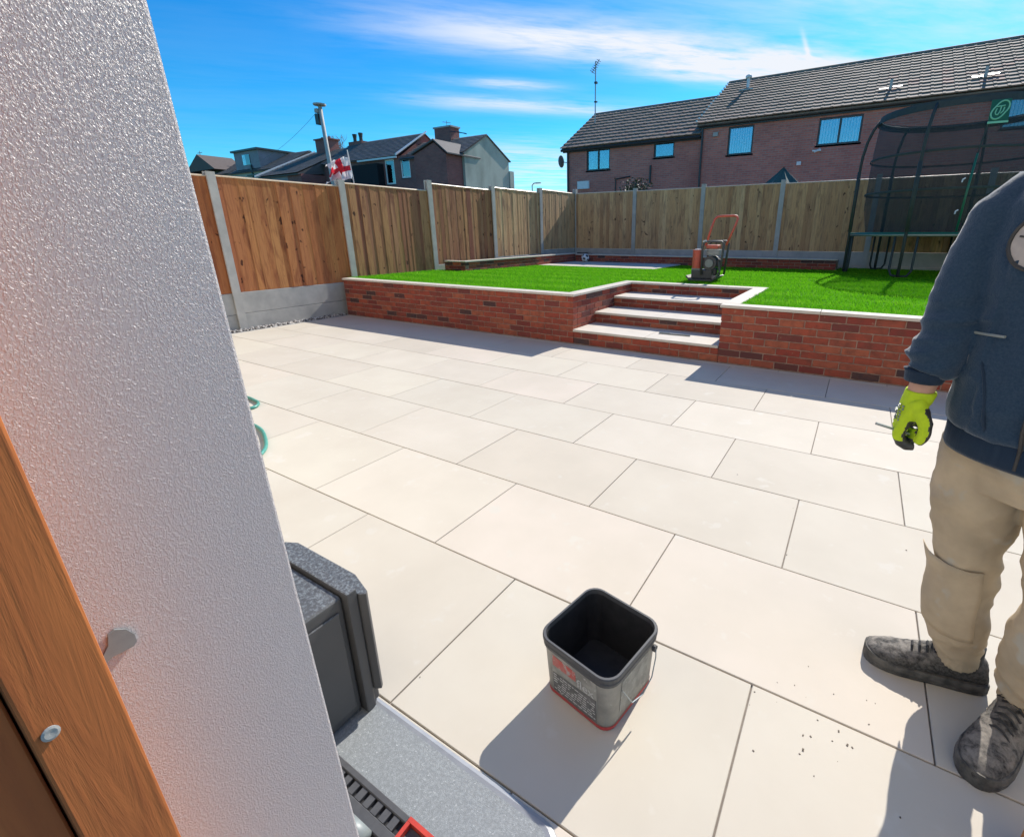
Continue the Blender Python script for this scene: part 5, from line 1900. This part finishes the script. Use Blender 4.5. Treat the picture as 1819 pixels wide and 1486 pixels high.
# --- fleece jacket
jk = MB()
jk.loft([ell(at_body(z, 0, f), a, b, RGT, FWD, e=2.35) for z, a, b, f in ((0.845, .176, .128, 0.0), (0.86, .193, .142, .0), (0.90, .198, .148, .002), (1.0, .190, .142, .004), (1.15, .190, .138, .006), (1.28, .198, .136, .004), (1.37, .188, .122, 0), (1.42, .150, .10, -.006), (1.465, .092, .084, -.008), (1.50, .078, .078, .0), (1.525, .080, .080, .004))])
limb(jk, [(at_body(1.385, .13).x, at_body(1.385, .13).y, 1.385, .070), (2.618, .292, 1.345, .066), (2.594, .285, 1.26, .064), (2.578, .270, 1.18, .062), (2.572, .256, 1.10, .062), (2.556, .243, 1.04, .062), (2.540, .234, 1.00, .060), (2.534, .229, .972, .050)])
limb(jk, [(at_body(1.385, -.13).x, at_body(1.385, -.13).y, 1.385, .070), (2.935, .13, 1.345, .066), (2.955, .105, 1.26, .063), (2.97, .085, 1.18, .06), (2.975, .06, 1.10, .06), (2.968, .02, 1.04, .06), (2.957, -.02, 1.00, .058), (2.948, -.045, .972, .050)])


def jacket_folds(p, n):
    arm = p.x < 2.63 or p.x > 2.92
    f = 0.004 * ridged(Vector((p.x * 5, p.y * 5, p.z * 8 + p.x * 5))) - 0.002
    if arm:
        near = math.exp(-((p.z - 1.10) / 0.08) ** 2) + math.exp(-((p.z - 0.995) / 0.03) ** 2)
        f += near * 0.013 * (ridged(Vector((p.x * 6, p.y * 6, p.z * 26 - p.x * 9))) - 0.4)
    else:
        near = math.exp(-((p.z - 0.89) / 0.05) ** 2)
        f += near * 0.006 * (ridged(Vector((p.x * 9, p.y * 9, p.z * 14 + 2))) - 0.4)
        f += 0.012 * (ridged(Vector((p.x * 5 + 7, p.y * 5, p.z * 4.5 - p.x * 9))) - 0.5)
    f += 0.0012 * noise.noise(p * 60)
    return f


grown('jacket', jk, M_navy, person, voxel=0.007, smooth_it=4, folds=jacket_folds)
hb = MB().loft([ell(at_body(z, 0, .001), a, b, RGT, FWD, 48, e=2.35) for z, a, b in ((0.792, .176, .128), (0.79, .181, .133), (0.80, .185, .136), (0.848, .185, .136), (0.856, .178, .13))])
hb.build('hem_band', M_navyrib, person, smooth=True)


def cuff(pts, name='cuff'):
    c_ = MB()
    limb(c_, pts, 24)
    return c_.build(name, M_navyrib, person, smooth=True)


cuff([(2.5345, .2295, .978, .049), (2.534, .229, .968, .045), (2.532, .228, .958, .042), (2.532, .228, .950, .041)])
cuff([(2.9485, -.0445, .978, .049), (2.948, -.045, .968, .045), (2.945, -.05, .95, .042), (2.945, -.05, .940, .041)])


def torso_pt(ang, z, lift=0.004):
    """point on the jacket front; ang measured from straight ahead towards the right hand side"""
    tab = ((0.845, .176, .128), (0.90, .198, .148), (1.0, .190, .142), (1.15, .190, .138), (1.28, .198, .136), (1.37, .188, .122), (1.42, .150, .10), (1.465, .092, .084), (1.52, .080, .080))
    for (z0_, a0, b0), (z1_, a1, b1) in zip(tab[:-1], tab[1:]):
        if z <= z1_:
            break
    t = max(0, min(1, (z - z0_) / (z1_ - z0_)))
    a, b = a0 + (a1 - a0) * t + lift, b0 + (b1 - b0) * t + lift
    e = 2.35
    s, c_ = math.sin(ang), math.cos(ang)
    return at_body(z) + RGT * math.copysign(abs(s) ** (2 / e), s) * a + FWD * math.copysign(abs(c_) ** (2 / e), c_) * b


MB().tube([torso_pt(0.0, z, 0.006) for z in np.linspace(0.80, 1.51, 30)], 0.005, 6).build('front_zip', M_black, person)
MB().tube([torso_pt(a, 1.095 - 0.01 * a, 0.0065) for a in np.linspace(0.35, 0.95, 14)], 0.0032, 6).build('pocket_zip', M_midgrey, person)
MB().tube([torso_pt(0.30 + 0.25 * t ** 2, 0.86 + 0.17 * t, 0.006) for t in np.linspace(0, 1, 14)], 0.0035, 6).build('panel_seam', M_navyrib, person)
# round pale print on the chest with a dark rim
pc_ = MB()
PA0, PZ0 = 0.27, 1.29
rings = []
for rr0 in (0.004, 0.025, 0.046):
    rings.append([torso_pt(PA0 + rr0 * math.cos(a) / 0.16, PZ0 + rr0 * 1.2 * math.sin(a), 0.0085) for a in np.linspace(0, 2 * math.pi, 25)[:-1]])
pc_.loft(rings, cap=False)
chp = pc_.build('chest_print', M_greyprint, person, smooth=True)
MB().tube([torso_pt(PA0 + 0.047 * math.cos(a) / 0.16, PZ0 + 0.047 * 1.2 * math.sin(a), 0.0085) for a in np.linspace(0, 2 * math.pi, 25)[:-1]], 0.0045, 6, closed=True).build('print_rim', M_black, chp)
MB().tube([torso_pt(PA0 + t, PZ0 + 0.006 + 0.03 * t, 0.0095) for t in np.linspace(-0.2, 0.2, 7)], 0.002, 5).build('print_line', M_black, chp)


# --- gloves: palm, four fingers and a thumb as one surface
def glove(mirror, ox):
    g_ = MB()

    def T(p):
        p = (p[0] + (0.0 if p[0] < 2.54 or p[2] > .9 else -0.006), p[1], 0.936 - (0.936 - p[2]) * 0.82 - 0.010, p[3] * 1.04 if len(p) > 3 else 0) + tuple(p[4:])
        if not mirror:
            return p
        # mirrored across the body plane and moved to the other wrist
        return (ox[0] - (p[0] - 2.533), ox[1] + (p[1] - 0.226), *p[2:])
    ex, ey = Vector((1, 0, 0)), Vector((0, 1, 0))
    rings = []
    for z, x, y, a, b in ((.936, 2.533, .227, .033, .035), (.925, 2.533, .226, .034, .036), (.905, 2.528, .223, .032, .040), (.880, 2.521, .219, .027, .0445), (.855, 2.515, .217, .0235, .0455), (.832, 2.511, .217, .020, .043), (.818, 2.510, .217, .013, .036)):
        q = T((x, y, z, 0))
        rings.append(ell(Vector(q[:3]), a, b, ex, ey, 24, e=2.4))
    g_.loft(rings)
    fing = {
        'i': (.183, [(2.511, 0, .842, .0135), (2.503, -.002, .815, .0132), (2.502, -.004, .795, .0128), (2.508, -.006, .778, .0124), (2.522, -.007, .768, .012), (2.538, -.007, .771, .0105)]),
        'm': (.207, [(2.511, 0, .838, .0138), (2.502, 0, .808, .0134), (2.504, 0, .785, .0130), (2.515, 0, .770, .0125), (2.531, 0, .769, .012), (2.541, 0, .779, .0110), (2.541, 0, .798, .0108), (2.533, 0, .818, .0104)]),
        'r': (.231, [(2.511, 0, .838, .0132), (2.502, 0, .810, .0128), (2.505, 0, .788, .0124), (2.517, 0, .775, .012), (2.532, 0, .777, .0115), (2.540, 0, .788, .0105), (2.539, 0, .808, .0104), (2.531, 0, .826, .0100)]),
        'p': (.253, [(2.511, 0, .840, .0118), (2.503, .001, .816, .0115), (2.507, .002, .798, .0110), (2.518, .003, .787, .0106), (2.530, .003, .790, .0102), (2.536, .003, .799, .0092)])}
    for y0_, ch in fing.values():
        limb(g_, [T((p[0], y0_ + p[1], p[2], p[3])) for p in ch], 12)
    limb(g_, [T(p) for p in ((2.527, .195, .905, .019), (2.545, .176, .876, .0180), (2.556, .167, .850, .0155), (2.558, .165, .826, .0142), (2.555, .168, .803, .0132), (2.548, .172, .786, .0112))], 12)

    def idx(c, n):
        sx = -1 if mirror else 1
        palm = n.x * sx > 0.35
        if c.z < 0.803:
            return 1
        if palm and c.z < 0.895:
            return 1
        if c.z < 0.850 and n.x * sx > -0.25 and (abs(c.x - (2.51 if not mirror else ox[0] + .02)) > 0.004) and n.y > -0.75:
            return 1
        return 0
    return grown('glove', g_, [M_lime, M_palm], person, voxel=0.0032, smooth_it=3, folds=lambda p, n: 0.0012 * noise.noise(p * 70) + 0.0008 * ridged(p * 45), index=idx)


gl = glove(False, None)
gl['label'] = 'lime glove with black palm, fingers curled round a pale stick'
glove(True, (2.943, -0.055))
# tiny dark print on the back of the near glove
pr = MB()
rp = random.Random(4)
for r_ in range(6):
    for k in range(rp.randint(2, 4)):
        z = 0.886 - r_ * 0.0075
        y = 0.183 + k * 0.013 + rp.uniform(0, .003)
        x = 2.4905 + (0.004 if r_ < 2 else 0.0) - (0.9 * max(0, 0.196 - y)) * -0.55
        pr.box(x - 0.0035, x + 0.0005, y, y + 0.007, z, z + 0.0035)
pr.build('glove_print', M_midgrey, gl)

stick = MB().tube([(2.449, .190, .8300), (2.545, .205, .8080)], 0.0038, 8).build('pointing_tool', M_steel)
single(stick, 'thin pale rod held in the lime glove pointing left', 'tool')


# --- trainers
def trainer(heel, toe, up=0.0):
    H, T_ = Vector((*heel, 0)), Vector((*toe, 0))
    d = (T_ - H)
    L = d.length
    d.normalize()
    s = Vector((-d.y, d.x, 0))
    up_ = Vector((0, 0, 1))
    stn = ((0.0, .024, .070, .034), (0.03, .034, .102, .032), (0.10, .040, .122, .030), (0.22, .043, .126, .028), (0.34, .044, .118, .027), (0.46, .046, .104, .026), (0.58, .050, .089, .026), (0.72, .052, .077, .026), (0.82, .0495, .069, .028), (0.90, .043, .062, .030), (0.95, .034, .055, .032), (0.985, .022, .046, .034), (1.0, .010, .040, .034))
    u_ = MB()
    rings = []
    for t, w_, zt, zb_ in stn:
        c_ = H + d * (L * t)
        ring_ = []
        for k in range(18):
            a = 2 * math.pi * k / 18
            x = math.cos(a)
            z = math.sin(a)
            zz_ = (zb_ - 0.012) + (zt - zb_ + 0.012) * (0.5 + 0.5 * z)
            k_ = math.copysign(abs(x) ** 0.72, x) * (1.0 if z < 0 else (1.0 - 0.30 * z * z))
            ring_.append(c_ + s * (k_ * w_) + up_ * zz_)
        rings.append(ring_)
    u_.loft(rings)
    sh_ = grown('trainer', u_, M_shoe, person, voxel=0.0042, smooth_it=3,
                folds=lambda p, n: 0.0022 * (ridged(p * 22) - 0.5) + 0.0012 * noise.noise(p * 90))
    so = MB()
    rg_ = []
    outl = [(t, w_ * 1.06 + 0.002) for t, w_, _, _ in stn]
    for z, k_ in ((0.0, 0.93), (0.005, 1.0), (0.012, 1.025), (0.013, 0.985), (0.017, 0.985), (0.018, 1.025), (0.030, 1.01), (0.036, 0.96)):
        ring_ = [H + d * (L * (t if t > 0 else -0.012)) + s * w_ * k_ + up_ * z for t, w_ in outl] + [H + d * (L * (t if t > 0 else -0.012)) - s * w_ * k_ + up_ * z for t, w_ in reversed(outl)]
        if z > 0.01:
            ring_ = [q + up_ * (0.010 * max(0, ((q - H).dot(d) / L - 0.82) / 0.18)) for q in ring_]
        rg_.append(ring_)
    so.loft(rg_)
    so.build('sole', M_sole, sh_, smooth=False)
    lc = MB()
    for k, t in enumerate((0.36, 0.42, 0.48, 0.54, 0.60)):
        zt = 0.121 - (t - 0.34) * 0.125
        c_ = H + d * (L * t)
        w_ = 0.024
        lc.tube([c_ - s * w_ + up_ * (zt - .012), c_ - s * w_ * .4 + d * .004 + up_ * (zt + .003), c_ + s * w_ * .4 + d * .008 + up_ * (zt + .003), c_ + s * w_ + d * .010 + up_ * (zt - .012)], 0.0030, 6)
    c_ = H + d * (L * 0.335) + up_ * 0.124
    for sg in (1, -1):
        lc.tube([c_, c_ + s * .018 * sg + d * .012 + up_ * .016, c_ + s * .034 * sg + d * .026 + up_ * .004, c_ + s * .014 * sg + d * .010 - up_ * .001], 0.0024, 5)
    lc.tube([c_ + d * .01, c_ + d * .006 + up_ * .022, c_ - d * .002 + up_ * .03, c_ - d * .01 + up_ * .012], 0.0042, 6)
    lc.build('laces', M_lace, sh_)
    sk = MB()
    a_ = H + d * (L * 0.20)
    limb(sk, [(a_.x, a_.y, .085, .043), (a_.x, a_.y, .120, .042), (a_.x, a_.y, .15, .041)], 18)
    sk.build('sock', M_lace, sh_, smooth=True)


trainer((2.862, 0.342), (2.552, 0.300))
trainer((2.938, 0.290), (2.782, -0.008))

# ------------------------------------------------------------------ tidy: helper property off
for o in bpy.data.objects:
    if '_base' in o:
        del o['_base']
